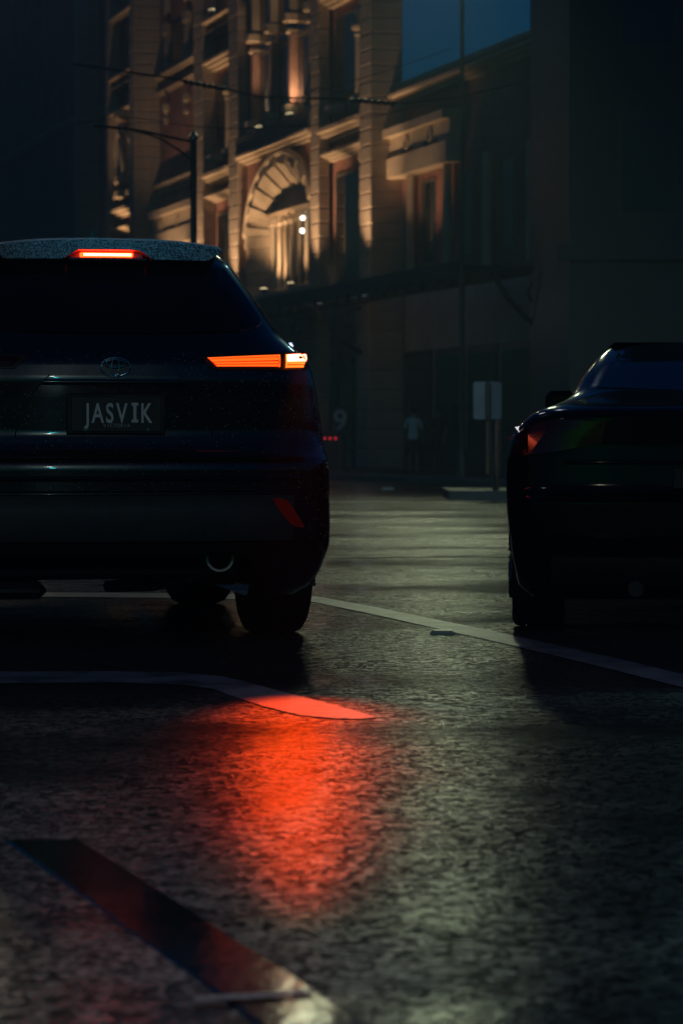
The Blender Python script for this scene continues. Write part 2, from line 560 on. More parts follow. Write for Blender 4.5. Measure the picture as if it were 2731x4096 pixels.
# --- brick bay left of the paired pilasters (between E and A)
ta, tb = pil['A'][1], pil['E'][0]
wall('brick_wall', ta, tb, BW, 5.5, ZT)
ledge('cornice', ta, tb, BW, 15.55, 0.22, 0.30)
ledge('cornice', ta, tb, BW, 15.0, 0.14, 0.20)
ledge('ledge', ta, tb, BW, 11.0, 0.35, 0.35)
L = tb - ta
for k in range(3):
    tc = ta + L * (0.12 + 0.36 * k)
    pr = MB(); blk(pr, tc - 0.30, tc + 0.30, BW, BW + 0.16, 15.79, 17.3); blk(pr, tc - 0.36, tc + 0.36, BW, BW + 0.24, 17.302, 17.7)
    pr.build('window_pier', M['stone'], st)
    pr = MB(); blk(pr, tc - 0.24, tc + 0.24, BW, BW + 0.20, 18.1, 20.9); pr.build('upper_pier', M['ornament'], st)
    pd = MB(); blk(pd, tc - 0.2, tc + 0.2, BW, BW + 0.26, 14.2, 14.55, 0.06); pd.lathe([(0.05, 13.7), (0.13, 13.8), (0.13, 13.95), (0.07, 14.05), (0.1, 14.198)], 10, (tc, BW + 0.13, 0))
    pd.build('pendant', M['ornament'], st)
    if k < 2:
        w0, w1 = tc + 0.40, tc + L * 0.36 - 0.40
        wp = MB(); wp.box(w0, w1, BW + 0.003, BW + 0.03, 16.0, 17.6)
        w = wp.build('window', M['frame'], st)
        wp = MB(); wp.box(w0 + 0.08, w1 - 0.08, BW + 0.032, BW + 0.04, 16.08, 17.52); wp.build('pane', M['window'], w)
# entablature block with its two scrolled openings, then lower windows
en = MB(); en.box(ta, tb, BW, BW + 0.55, 8.72, 9.3)
en.box(ta, tb, BW, BW + 0.45, 9.302, 9.95); en.box(ta, tb, BW, BW + 0.68, 9.952, 10.2)
e_ = en.build('entablature', M['ornament'], st)
for k in range(3):
    tc = ta + L * (0.2 + 0.3 * k)
    sc = MB(); sc.lathe([(0.24, -0.02), (0.24, 0.03), (0.17, 0.05), (0.17, 0.02)], 14, (tc, BW + 0.46, 9.62), 'y'); sc.build('scroll', M['stone'], e_)
    sc = MB(); sc.box(tc - 0.5, tc + 0.5, BW + 0.452, BW + 0.47, 9.34, 9.44); sc.build('slot', M['dark_ledge'], e_)
for k in range(4):
    t0 = ta + L * (0.06 + 0.235 * k)
    wp = MB(); wp.box(t0, t0 + L * 0.15, BW + 0.003, BW + 0.03, 6.0, 8.5); w = wp.build('window', M['frame'], st)
    wp = MB(); wp.box(t0 + 0.1, t0 + L * 0.15 - 0.1, BW + 0.032, BW + 0.04, 6.1, 8.4); wp.build('pane', M['window'], w)
    pr = MB(); blk(pr, t0 + L * 0.17, t0 + L * 0.215, BW, BW + 0.25, 5.9, 8.7); pr.build('window_pier', M['ornament'], st)

# --- recess bays between the paired pilasters
def recess(ta, tb, top=ZT, wn=0.0):
    wall('brick_wall', ta, tb, wn, 5.5, top)
    c = (ta + tb) / 2
    for z, h, p in ((9.75, 0.22, 0.45), (10.35, 0.38, 0.62), (14.55, 0.30, 0.55), (15.75, 0.16, 0.42), (16.1, 0.22, 0.55), (18.6, 0.3, 0.5)):
        if z < top - 0.5: ledge('balcony_ledge', ta, tb, wn, z, h, p)
    for s in (0.22, 0.78):
        b = MB(); tc = ta + (tb - ta) * s
        blk(b, tc - 0.28, tc + 0.28, wn, wn + 0.5, 11.15, 11.42, 0.05)
        b.build('bracket', M['ornament'], st)
    dk = MB(); dk.box(ta + 0.25, tb - 0.25, wn + 0.003, wn + 0.04, 10.78, 11.1); dk.build('shadow_gap', M['dark_ledge'], st)  # dark slab on the wall, drawn as shadow below the brackets
    # colonnette carrying a finial on the near side of the bay
    tn = ta + 0.35
    f = MB(); f.lathe([(0.10, 11.42), (0.10, 13.1), (0.14, 13.14), (0.14, 13.2)], 12, (tn, wn + 0.42, 0)); f.build('colonnette', M['ornament'], st)
    f = MB(); f.lathe([(0.1, 13.24), (0.2, 13.3), (0.24, 13.46), (0.14, 13.56), (0.16, 13.75), (0.11, 13.98), (0.04, 14.12)], 12, (tn, wn + 0.42, 0)); f.build('finial', M['ornament'], st, True)
    # lower opening with jamb
    wp = MB(); wp.box(ta + 0.5, tb - 0.4, wn + 0.003, wn + 0.05, 5.9, 9.3); w = wp.build('window', M['frame'], st)
    wp = MB(); wp.box(ta + 0.62, tb - 0.52, wn + 0.052, wn + 0.06, 6.0, 9.2); wp.build('pane', M['window'], w)
    j = MB(); j.tube([(ta + 0.3, wn + 0.22, 5.6), (ta + 0.3, wn + 0.22, 9.4)], 0.09, 8); blk(j, ta + 0.1, ta + 0.5, wn, wn + 0.4, 9.402, 9.74, 0.04); j.build('jamb_column', M['ornament'], st)
    wp = MB(); wp.box(ta + 0.5, tb - 0.4, wn + 0.003, wn + 0.05, 11.7, 14.2); w = wp.build('window', M['frame'], st)
    wp = MB(); wp.box(ta + 0.62, tb - 0.52, wn + 0.052, wn + 0.06, 11.8, 14.1); wp.build('pane', M['window'], w)
    dk = MB(); blk(dk, ta + 0.3, tb - 0.3, wn, wn + 0.7, 12.1, 12.2, 0.01)
recess(pil['B'][1], pil['A'][0])
recess(pil['D'][1], pil['C'][0], 17.0)
recess(pil['E'][1], pil['F'][0])
# panel further left
wall('brick_wall', pil['F'][1], pil['G'][0], BW, 5.5, ZT)
ledge('cornice', pil['F'][1], pil['G'][0], BW, 15.5, 0.3, 0.3)
ledge('ledge', pil['F'][1], pil['G'][0], BW, 8.9, 0.9, 0.5)
wall('brick_wall', pil['G'][1], pil['G'][1] + 60, 0.0, 0.14, 34)
ledge('cornice', pil['G'][1], pil['G'][1] + 60, 0.0, 15.5, 0.3, 0.3)
ledge('ledge', pil['G'][1], pil['G'][1] + 60, 0.0, 8.9, 0.9, 0.5)
# scrolled cartouche beside the far pilaster
ct = MB()
tc, zc = (pil['E'][1] + pil['F'][0]) / 2, 12.9
ring = [(tc + 0.55 * math.cos(a), 0.5 + 0.05 * math.sin(3 * a), zc + 1.25 * math.sin(a)) for a in [2 * math.pi * k / 24 for k in range(25)]]
ct.tube(ring, 0.16, 8, False)
ct.build('cartouche', M['ornament'], st, True)
for dz in (-1.8, -1.2, 1.5):
    bl = MB(); blk(bl, tc - 0.5, tc + 0.2, 0.0, 0.75, zc + dz, zc + dz + 0.35, 0.06); bl.build('bracket', M['ornament'], st)

# --- arch bay
ta, tb = pil['C'][1], pil['B'][0]
tcn = (ta + tb) / 2
HW = (tb - ta) / 2
AN = 0.15                      # wall face of the arch bay
RA, RB, IA, IB, ZS, ZB = 4.35, 2.45, 3.45, 1.75, 8.05, 5.95
RA = min(RA, HW - 0.06)
IA = RA - 0.85
def ell(a, b, th): return (tcn + a * math.cos(th), ZS + b * math.sin(th))
# spandrel wall with elliptical hole
sp = MB()
NS = 40
out_, inn = [], []
for k in range(NS + 1):
    th = math.pi * k / NS
    x, z = ell(RA, RB, th)
    inn.append((x, z))
    out_.append((x, 10.62))
for (a, b, c, d) in zip(inn, inn[1:], out_, out_[1:]):
    for n in (AN, AN - 0.6):
        sp.add([(a[0], n, a[1]), (b[0], n, b[1]), (d[0], n, d[1]), (c[0], n, c[1])], [(0, 1, 2, 3)])
sp.box(ta, tcn - RA, AN - 0.6, AN, 5.5, 10.62); sp.box(tcn + RA, tb, AN - 0.6, AN, 5.5, 10.62)
sp.build('spandrel_wall', M['brick'], st)
# arch stones: radial blocks, alternately long and short, running back into the reveal
NV = 19
BI, BJ = 3.05, 1.35            # back opening of the splayed reveal
def wedge(o0, o1, f0, f1, b0, b1, fr):
    """o: outer corners, f: inner corners on the front, b: inner corners at the back"""
    v = MB()
    v.add([(o0[0], fr, o0[1]), (o1[0], fr, o1[1]), (f1[0], fr, f1[1]), (f0[0], fr, f0[1]),
           (o0[0], -0.34, o0[1]), (o1[0], -0.34, o1[1]), (b1[0], -0.34, b1[1]), (b0[0], -0.34, b0[1])],
          [(0, 1, 2, 3), (7, 6, 5, 4), (0, 4, 5, 1), (1, 5, 6, 2), (2, 6, 7, 3), (3, 7, 4, 0)])
    v.build('arch_stone', M['ornament'], st)
for k in range(NV):
    a0 = math.pi * k / NV + 0.008; a1 = math.pi * (k + 1) / NV - 0.008
    e = 0.0 if k % 2 == 0 else 0.07
    wedge(ell(RA - 0.01, RB - 0.01, a0), ell(RA - 0.01, RB - 0.01, a1), ell(RA - 0.34 + e, RB - 0.30 + e, a0), ell(RA - 0.34 + e, RB - 0.30 + e, a1),
          ell(BI + e, BJ + e, a0), ell(BI + e, BJ + e, a1), AN + 0.20 - e)
for s_ in (-1, 1):
    z, i = ZB, 0
    while z < ZS - 0.05:
        h = min(0.42, ZS - z)
        e = 0.0 if i % 2 == 0 else 0.07
        xo, xf, xb_ = tcn + s_ * (RA - 0.01), tcn + s_ * (RA - 0.34 + e), tcn + s_ * (BI + e)
        wedge((xo, z + 0.01), (xo, z + h - 0.01), (xf, z + 0.01), (xf, z + h - 0.01), (xb_, z + 0.01), (xb_, z + h - 0.01), AN + 0.20 - e)
        z += h; i += 1
IA, IB = BI, BJ
# hood mould
hd = MB()
hd.tube([(ell(RA + 0.10, RB + 0.10, math.pi * k / 36)[0], AN + 0.12, ell(RA + 0.10, RB + 0.10, math.pi * k / 36)[1]) for k in range(37)], 0.11, 8)
hd.build('hood_mould', M['ornament'], st, True)
# tympanum and mullioned window
ty = MB()
tp = [(tcn - IA - 0.15, 8.72)] + [ell(IA + 0.2, IB + 0.15, math.pi - math.pi * k / 24) for k in range(5, 20)] + [(tcn + IA + 0.15, 8.72)]
ty.prism(tp, lambda x, z: (x, -0.30, z), lambda x, z: (x, -0.62, z))
ty.build('tympanum', M['stone'], st)
ledge('transom', tcn - IA, tcn + IA, -0.30, 8.6, 0.18, 0.25)
gw = MB(); gw.box(tcn - IA - 0.1, tcn + IA + 0.1, -0.62, -0.52, ZB, 8.718); gp = gw.build('arched_window', M['frame'], st)
for k in range(7):
    t0 = tcn - IA + 2 * IA * k / 7
    p = MB(); p.box(t0 + 0.1, t0 + 2 * IA / 7 - 0.1, -0.518, -0.51, ZB + 0.1, 8.55); p.build('pane', M['window'], gp)
for k in range(8):
    t0 = tcn - IA + 2 * IA * k / 7
    m_ = MB(); m_.tube([(t0, -0.33, ZB), (t0, -0.33, 8.3)], 0.085, 8); m_.lathe([(0.1, 8.3), (0.17, 8.42), (0.17, 8.59)], 8, (t0, -0.33, 0)); m_.lathe([(0.15, ZB), (0.15, ZB + 0.2), (0.09, ZB + 0.28)], 8, (t0, -0.33, 0))
    m_.build('mullion', M['ornament'], gp)
sl = MB(); sl.box(ta, tb, -0.9, AN + 0.3, 5.6, ZB - 0.002); sl.build('window_sill', M['stone'], st)
ledge('cornice', ta, tb, AN, 10.62, 0.28, 0.5)
dk = MB(); dk.box(ta, tb, AN - 0.6, AN + 0.42, 10.905, 11.5); dk.build('balcony_parapet', M['dark_ledge'], st)
AX0 = AN + 0.38
# wall and tall lights above the arch
wall('brick_wall', ta, tb, AX0 - 0.5, 11.505, ZT)
for k in range(4):
    tc = ta + (tb - ta) * (0.05 + 0.262 * k) + 0.3
    b = MB(); blk(b, tc - 0.20, tc + 0.20, AX0 - 0.5, AX0 - 0.1, 11.505, 11.75, 0.03); blk(b, tc - 0.24, tc + 0.24, AX0 - 0.5, AX0 - 0.02, 11.752, 12.05, 0.06)
    b.build('mullion_base', M['ornament'], st)
    b = MB(); blk(b, tc - 0.16, tc + 0.16, AX0 - 0.5, AX0 - 0.22, 12.052, 14.35, 0.02)
    b.build('mullion', simple('pinkish_pier', (0.34, 0.20, 0.15), 0.8) if k == 0 else bpy.data.materials['pinkish_pier'], st)
    b = MB(); blk(b, tc - 0.15, tc + 0.15, AX0 - 0.5, AX0 - 0.12, 14.352, 14.5, 0.03); blk(b, tc - 0.22, tc + 0.22, AX0 - 0.5, AX0 - 0.04, 14.7, 15.05, 0.06); blk(b, tc - 0.16, tc + 0.16, AX0 - 0.5, AX0 - 0.2, 15.052, 20, 0.02)
    b.build('mullion_cap', M['ornament'], st)
    if k < 3:
        t1 = ta + (tb - ta) * (0.05 + 0.262 * (k + 1)) + 0.3
        wp = MB(); wp.box(tc + 0.25, t1 - 0.25, AX0 - 0.497, AX0 - 0.45, 11.8, 16.6); w = wp.build('window', M['frame'], st)
        wm = (tc + t1) / 2
        for zz in (11.9, 14.3):
            for a_, b_ in ((tc + 0.32, wm - 0.05), (wm + 0.05, t1 - 0.32)):
                p = MB(); p.box(a_, b_, AX0 - 0.448, AX0 - 0.44, zz, zz + 2.2); p.build('pane', M['window'], w)
for tc in (ta + (tb - ta) * 0.3, ta + (tb - ta) * 0.72):
    ledge('cornice', tc - 1.6, tc + 1.6, AX0 - 0.5, 17.2, 0.3, 0.45)

# --- right hand brick wing (cut low so blue sky stands in for the glare)
ta, tb = pil['H'][1], pil['D'][0]
wall('brick_wall', ta, tb, BW, 5.5, 10.9)
L = tb - ta
ledge('cornice', ta, tb, BW, 10.9, 0.3, 0.45)
ledge('cornice', ta, tb, BW, 11.35, 0.14, 0.28, 'stone', 1)
en = MB(); ea, eb = tb - 5.6, tb
en.box(ea, eb, BW, BW + 0.5, 8.72, 9.3); en.box(ea, eb, BW, BW + 0.4, 9.302, 9.9); en.box(ea, eb, BW, BW + 0.62, 9.902, 10.15)
e_ = en.build('entablature', M['ornament'], st)
for k in range(2):
    tc = eb - 1.7 - 2.2 * k
    sc = MB(); sc.lathe([(0.24, -0.02), (0.24, 0.03), (0.17, 0.05), (0.17, 0.02)], 14, (tc, BW + 0.41, 9.62), 'y'); sc.build('scroll', M['stone'], e_)
    sc = MB(); sc.box(tc - 0.6, tc + 0.6, BW + 0.402, BW + 0.42, 9.34, 9.46); sc.build('slot', M['dark_ledge'], e_)
for k in range(4):
    t0 = tb - 1.9 - 3.4 * k
    wp = MB(); wp.box(t0 - 1.3, t0, BW + 0.003, BW + 0.03, 6.0, 8.5); w = wp.build('window', M['frame'], st)
    wp = MB(); wp.box(t0 - 1.2, t0 - 0.1, BW + 0.032, BW + 0.04, 6.1, 8.4); wp.build('pane', M['window'], w)
    pr = MB(); pr.tube([(t0 + 0.5, BW + 0.2, 5.6), (t0 + 0.5, BW + 0.2, 8.7)], 0.13, 8); pr.build('jamb_column', M['ornament'], st)

# --- street level: stone courses, dark shop openings, awning
t_lo, t_hi = pil['H'][0], pil['G'][1]
wall('base_wall', t_lo, t_hi, -0.55, 0.14, 5.5, 'stone')
for a, b in (('C', 'B'), ('D', 'C'), ('H', 'D'), ('B', 'A'), ('A', 'E')):
    x0, x1 = pil[a][1] + 0.08, pil[b][0] - 0.08
    n = max(1, int((x1 - x0) / 2.4))
    for k in range(n):
        s0 = x0 + (x1 - x0) * k / n + 0.15; s1 = x0 + (x1 - x0) * (k + 1) / n - 0.15
        wp = MB(); wp.box(s0, s1, -0.547, -0.50, 0.16, 3.6); w = wp.build('shop_front', M['awning'], st)
        wp = MB(); wp.box(s0 + 0.12, s1 - 0.12, -0.498, -0.49, 0.7, 3.4); wp.build('pane', M['window'], w)
aw = MB(); aw.box(t_lo, t_hi, 0.62, 2.9, 5.05, 5.2); aw.box(t_lo, t_hi, 2.9, 3.0, 4.85, 5.3)
awn = aw.build('awning', M['awning'], st)
k = 0
t = t_lo + 0.4
while t < pil['A'][1]:
    b = MB(); b.lathe([(0.14, -0.04), (0.14, 0.04)], 10, (t, 3.05, 4.84), 'y'); b.build('awning_scallop', M['awning'], awn)
    t += 1.1
for t in (pil['H'][0], pil['D'][0] + 0.5, pil['C'][0] + 0.5, pil['B'][0] + 0.4, pil['A'][0] + .5, pil['E'][0] + .5):
    b = MB(); b.tube([(t, 0.6, 3.6), (t, 1.2, 3.9), (t, 1.7, 4.4), (t, 2.1, 5.04)], 0.07, 8)
    b.tube([(t, 0.62, 4.9), (t, 1.0, 4.85), (t, 1.2, 4.6), (t, 1.1, 4.35), (t, 0.9, 4.4)], 0.05, 8); b.build('awning_bracket', M['iron'], awn)

# --- floodlights standing on the awning roof and ledges
def floodlight(t, n, z, power, spot=70, lean=0.0, tt=0.0, color=(1.0, 0.62, 0.34), label=''):
    root = empty('floodlight', FW(t, n, z), ANG, label, 'floodlight', 'floodlights at the foot of the station facade')
    b = MB(); b.box(-0.2, 0.2, -0.09, 0.09, 0.06, 0.16, 0.015); b.build('housing', M['iron'], root)
    b = MB(); b.box(-0.03, 0.03, -0.03, 0.03, 0.0, 0.06); b.build('foot', M['iron'], root)
    b = MB(); b.box(-0.17, 0.17, -0.07, 0.07, 0.161, 0.175); b.build('lens', M['flood'], root)
    p = FW(t, n, z + 0.25)
    lamp('floodlight_beam', p, power * 2.4, color, 0.10, 'SPOT', FW(t + tt, n + lean, z + 6), spot, 0.8)
for X, y, n, pw, lb in ((820, 0, 2.2, 500, 'floodlight on the awning below the left paired pilaster'),):
    pass
def fl(t, n, z, pw, spot=75, lean=-1.2, tt=0.0, lb=''):
    floodlight(t, n, z, pw, spot, lean, tt, label=lb)
fl((pil['A'][0] + pil['A'][1]) / 2 - 0.6, 1.7, 5.2, 620, 70, -0.9, 0.4, 'floodlight on the awning at the left pilaster of the left pair')
fl((pil['B'][0] + pil['B'][1]) / 2 - 0.6, 1.7, 5.2, 560, 70, -0.9, 0.4, 'floodlight on the awning between left pair and arch')
fl((pil['C'][0] + pil['C'][1]) / 2 - 0.6, 1.7, 5.2, 520, 70, -0.9, 0.4, 'floodlight on the awning right beside the arched window')
fl((pil['D'][0] + pil['D'][1]) / 2 - 0.6, 1.7, 5.2, 420, 70, -0.9, 0.4, 'floodlight on the awning at the right pilaster of the right pair')
fl(pil['B'][0] - 3.4, 0.45, 5.98, 260, 120, -1.4, 0.9, 'floodlight on the sill inside the left half of the arch')
fl(pil['C'][1] + 2.6, 0.45, 5.98, 90, 120, -1.2, 0.6, 'floodlight on the sill inside the right half of the arch')
fl((pil['A'][1] + pil['E'][0]) / 2, 1.9, 5.2, 420, 90, -1.8, 0.0, 'floodlight on the awning under the brick bay with entablature')
fl((pil['E'][1] + pil['F'][0]) / 2, 1.5, 7.9, 240, 70, -1.0, 0.0, 'floodlight glowing below the cartouche at far left')
fl((pil['B'][1] + pil['A'][0]) / 2, 0.62, 16.33, 90, 80, -0.3, 0.0, 'floodlight glowing on the high ledge between the left paired pilasters')
fl(pil['D'][0] - 3.0, 1.6, 5.2, 130, 85, -1.6, 0.0, 'floodlight on the awning under the right brick wing')
fl(tcn - 2.0, 0.45, 11.5, 120, 100, -0.6, 0.0, 'floodlight on the parapet below the right tall windows')
fl(tcn + 2.0, 0.45, 11.5, 120, 100, -0.6, 0.0, 'floodlight on the parapet below the left tall windows')

# globe lamps; the pair in the arch is added in place of reflections
def globe(X, y, n, r, mat, label, stem=0.25):
    t, z = tX(X, n), zX(X, y, n)
    root = empty('globe_lamp', FW(t, n, z), ANG, label, 'lamp')
    b = MB(); b.lathe([(r * math.sin(math.pi * k / 8) + 0.001, -r * math.cos(math.pi * k / 8)) for k in range(9)], 12); b.build('globe', M[mat], root, True)
    b = MB(); b.tube([(0, 0, r), (0, 0, r + stem)], 0.015, 6); b.build('stem', M['iron'], root)
globe(1211, 874, -0.1, 0.065, 'bulb', 'upper bright globe lamp in the right side of the arched window', 0.15)
globe(1209, 925, -0.1, 0.065, 'bulb', 'lower bright globe lamp in the right side of the arched window', 0.15)
globe(1161, 1383, 2.2, 0.06, 'bulb_blue', 'small cold white globe just above the lit tail lamp', 0.5)

# added block, put in to close the right edge with darkness
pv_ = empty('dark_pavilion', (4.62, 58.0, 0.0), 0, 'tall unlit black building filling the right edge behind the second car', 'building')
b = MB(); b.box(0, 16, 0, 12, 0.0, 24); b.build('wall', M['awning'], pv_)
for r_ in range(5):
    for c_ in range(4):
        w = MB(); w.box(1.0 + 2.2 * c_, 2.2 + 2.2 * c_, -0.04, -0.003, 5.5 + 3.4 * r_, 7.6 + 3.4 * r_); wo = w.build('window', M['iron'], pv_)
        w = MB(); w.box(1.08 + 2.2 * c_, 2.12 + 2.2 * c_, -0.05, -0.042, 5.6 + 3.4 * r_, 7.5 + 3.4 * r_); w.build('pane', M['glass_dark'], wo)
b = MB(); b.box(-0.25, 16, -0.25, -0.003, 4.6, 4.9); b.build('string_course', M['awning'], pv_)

hz = MB(); hz.box(-95, 95, -25, 190, -1.0, 36.0)
hm = bpy.data.materials.new('rain_haze'); hm.use_nodes = True
hn = hm.node_tree
for n_ in list(hn.nodes): hn.nodes.remove(n_)
ho_ = hn.nodes.new('ShaderNodeOutputMaterial'); hv = hn.nodes.new('ShaderNodeVolumePrincipled')
hv.inputs['Density'].default_value = 0.0019
hv.inputs['Color'].default_value = (0.70, 0.88, 1.0, 1)
hv.inputs['Anisotropy'].default_value = 0.3
hn.links.new(hv.outputs[0], ho_.inputs['Volume'])
tag(hz.build('haze', hm), kind='stuff')

# ------------------------------------------------------------------ street furniture
# far street lamp whose greenish light lies on the wet road
base = px_at(1846, 1908, 64); base.z = 0.14
sl_ = empty('street_lamp', base, 0, 'tall thin grey street lamp post on the far footpath left of the sign', 'street lamp')
b = MB(); b.tube([(0, 0, 0), (0, 0, 3.0), (0, 0, 12.6)], [0.075, 0.06, 0.04], 10); b.lathe([(0.13, 0), (0.13, 0.5), (0.08, 0.65)], 10); b.build('pole', M['iron_green'], sl_)
b = MB(); b.tube([(0, 0, 12.5), (-0.3, -0.6, 12.9), (-0.5, -1.6, 13.0)], 0.035, 8); b.build('arm', M['iron_green'], sl_)
b = MB(); b.box(-0.72, -0.32, -2.4, -1.55, 12.92, 13.08, 0.03); b.build('lamp_head', M['iron'], sl_)
b = MB(); b.box(-0.68, -0.36, -2.3, -1.65, 12.90, 12.918); b.build('lens', M['lamp_lens'], sl_)
lamp('street_lamp_light', base + Vector((-0.5, -2.0, 12.7)), 4200, (0.86, 1.0, 0.60), 0.5, 'SPOT', (1.2, 39, 0), 36, 1.0)
lamp('street_lamp_light', base + Vector((-0.5, -2.0, 12.5)), 18, (0.80, 1.0, 0.60), 0.30, 'SPOT', (0, 10, 0), 60, 1.0)
lamp('street_lamp_light', (-0.8, 95 - 30, 13.0), 170, (0.95, 1.0, 0.62), 0.30, 'SPOT', (0.4, 40, 0), 46, 1.0)
lamp('street_lamp_light', (-9, 58, 11), 500, (1.0, 0.80, 0.50), 0.3, 'SPOT', (0, 20, 0), 110)
lamp('street_lamp_light', (6.5, 40, 12), 150, (0.35, 0.75, 0.75), 0.3, 'SPOT', (0, 12, 0), 110)
lamp('street_lamp_light', (-2.5, 30, 12), 240, (0.95, 0.88, 0.90), 0.6, 'SPOT', (-0.6, 4.8, 0), 22, 1.0)
lamp('street_lamp_light', (0.3, 31, 12), 90, (0.62, 0.75, 1.0), 0.3, 'SPOT', (0.5, 4.6, 0), 18, 1.0)
lamp('street_lamp_light', (-5.0, 20, 10), 3000, (0.55, 0.85, 0.95), 0.2, 'SPOT', (2.4, 46, 0.6), 34, 1.0)  # added fill spot for the road sign and pale shirt, no lamp there


# left span-wire pole with bracket arm
pd_ = 45.0
pb = px_at(776, 1995, pd_); pb.z = 0
tp_ = empty('tram_pole', pb, 0, 'dark tram wire pole with bracket arm in front of the brick bay', 'pole')
ztop = px_at(776, 560, pd_).z
b = MB(); b.tube([(0, 0, 0), (0, 0, ztop)], 0.055, 10); b.lathe([(0.1, 0), (0.1, 0.6), (0.07, 0.7)], 10); b.lathe([(0.07, ztop), (0.07, ztop + 0.05), (0.02, ztop + 0.12)], 10); b.build('pole', M['iron'], tp_)
def lp(X, y, d): return px_at(X, y, d) - pb
b = MB(); b.tube([lp(776, 572, pd_), lp(700, 556, pd_), (lp(600, 534, pd_)), lp(520, 520, pd_), lp(380, 508, pd_)], 0.022, 6); b.build('arm', M['iron'], tp_)
b = MB(); b.tube([lp(776, 650, pd_), lp(720, 605, pd_), lp(650, 562, pd_), lp(580, 535, pd_), lp(520, 522, pd_)], 0.018, 6); b.build('stay', M['iron'], tp_)

# overhead wires
def wire(pts, d, r, label, ins=()):
    mid = px_at(pts[0][0], pts[0][1], d)
    root = empty('overhead_wire', mid, 0, label, 'wire')
    b = MB(); b.tube([px_at(X, y, d) - mid for X, y in pts], r, 6); b.build('cable', M['iron'], root)
    for a, c, rr in ins:
        b = MB()
        A, B = px_at(*a, d) - mid, px_at(*c, d) - mid
        n = 7
        P, Q = [], []
        for k in range(2 * n + 1):
            P.append(A.lerp(B, k / (2 * n))); Q.append(rr if k % 2 else rr * 0.5)
        b.tube(P, Q, 8); b.build('insulator', M['iron'], root)
wire([(300, 262), (430, 280), (530, 296), (690, 317), (782, 340), (908, 361), (1040, 393), (1240, 398), (1420, 402), (1620, 418), (1840, 392), (2100, 330)], 58, 0.022,
     'thick dark tram wire with insulators crossing the facade', [((735, 330), (905, 361), 0.055), ((1400, 404), (1580, 420), 0.06)])
wire([(300, 500), (500, 470), (700, 500), (900, 520), (1250, 505), (1500, 470), (1800, 400)], 62, 0.010, 'thin lower tram wire across the pilasters')
wire([(1180, 400), (1270, 372), (1400, 332), (1560, 285), (1800, 200)], 60, 0.009, 'thin pale wire rising to the right between the right pilasters')

# traffic island with the two-plate sign
isl = empty('traffic_island', px_ground(1792, 2002), 0, 'low kerbed traffic island under the grey sign', 'traffic island')
b = MB(); b.box(0.02, 6.0, 0.12, 3.4, 0, 0.147); b.build('infill', M['footway'], isl)
for k in range(6):
    if k == 0:
        kb = MB(); kb.box(0.006, 0.994, -0.0, 0.115, -0.02, 0.15, 0.015); ik = kb.build('kerb_stone', M['kerb'], isl)
    else:
        c = ik.copy(); c.location = (k, 0, 0); COL.objects.link(c)
sd = 44.2
sb = px_at(1976, 1950, sd); sb.z = 0.147
sg = empty('road_sign', sb, 0, 'two plate road sign seen from behind on a post on the traffic island', 'sign')
def sp_(X, y, d=sd): return px_at(X, y, d) - sb
b = MB()
z0, z1 = sp_(0, 1677).z, sp_(0, 1527).z
xa, xm, xb = sp_(1893, 0).x, sp_(1948, 0).x, sp_(2006, 0).x
def panel(x0, y0, x1, y1, nm, ztilt=0.0):
    m_ = MB()
    d = Vector((x1 - x0, y1 - y0, 0)); L_ = d.length; d.normalize(); nn = Vector((-d.y, d.x, 0))
    r = 0.05
    pts = []
    for cx, cz, a0 in ((L_ - r, r, -90), (L_ - r, z1 - z0 - r, 0), (r, z1 - z0 - r, 90), (r, r, 180)):
        for k in range(4):
            a = R(a0 + 30 * k); pts.append((cx + r * math.cos(a), cz + r * math.sin(a)))
    o3 = Vector((x0, y0, z0))
    m_.prism(pts, lambda u, v: o3 + d * u + Vector((0, 0, v)), lambda u, v: o3 + d * u + nn * 0.012 + Vector((0, 0, v)))
    m_.build(nm, M['sign_grey'], sg)
panel(xa, 0.10, xm - 0.01, -0.06, 'sign_plate'); panel(xm + 0.01, -0.06, xb, 0.10, 'sign_plate')
b = MB(); b.box(xm - 0.045, xm + 0.045, -0.085, -0.062, z0 + 0.02, z1 - 0.03, 0.01); b.build('clamp_bar', M['iron'], sg)
b = MB(); b.tube([(sp_(1976, 0).x, 0.0, 0), (sp_(1966, 0).x, 0.0, z0 * 0.4), (sp_(1958, 0).x, 0.0, z0)], 0.03, 8); b.build('post', M['iron_green'], sg)
b = MB(); b.tube([(sp_(1986, 0).x, 0.12, 0), (sp_(1990, 0).x, 0.12, z0 + 0.1)], 0.038, 8); b.build('post', M['timber'], sg)
b = MB(); b.tube([(sp_(1952, 0).x, 0.12, 0.25), (sp_(1950, 0).x, 0.12, z0 + 0.1)], 0.03, 8); b.build('post', M['timber'], sg)

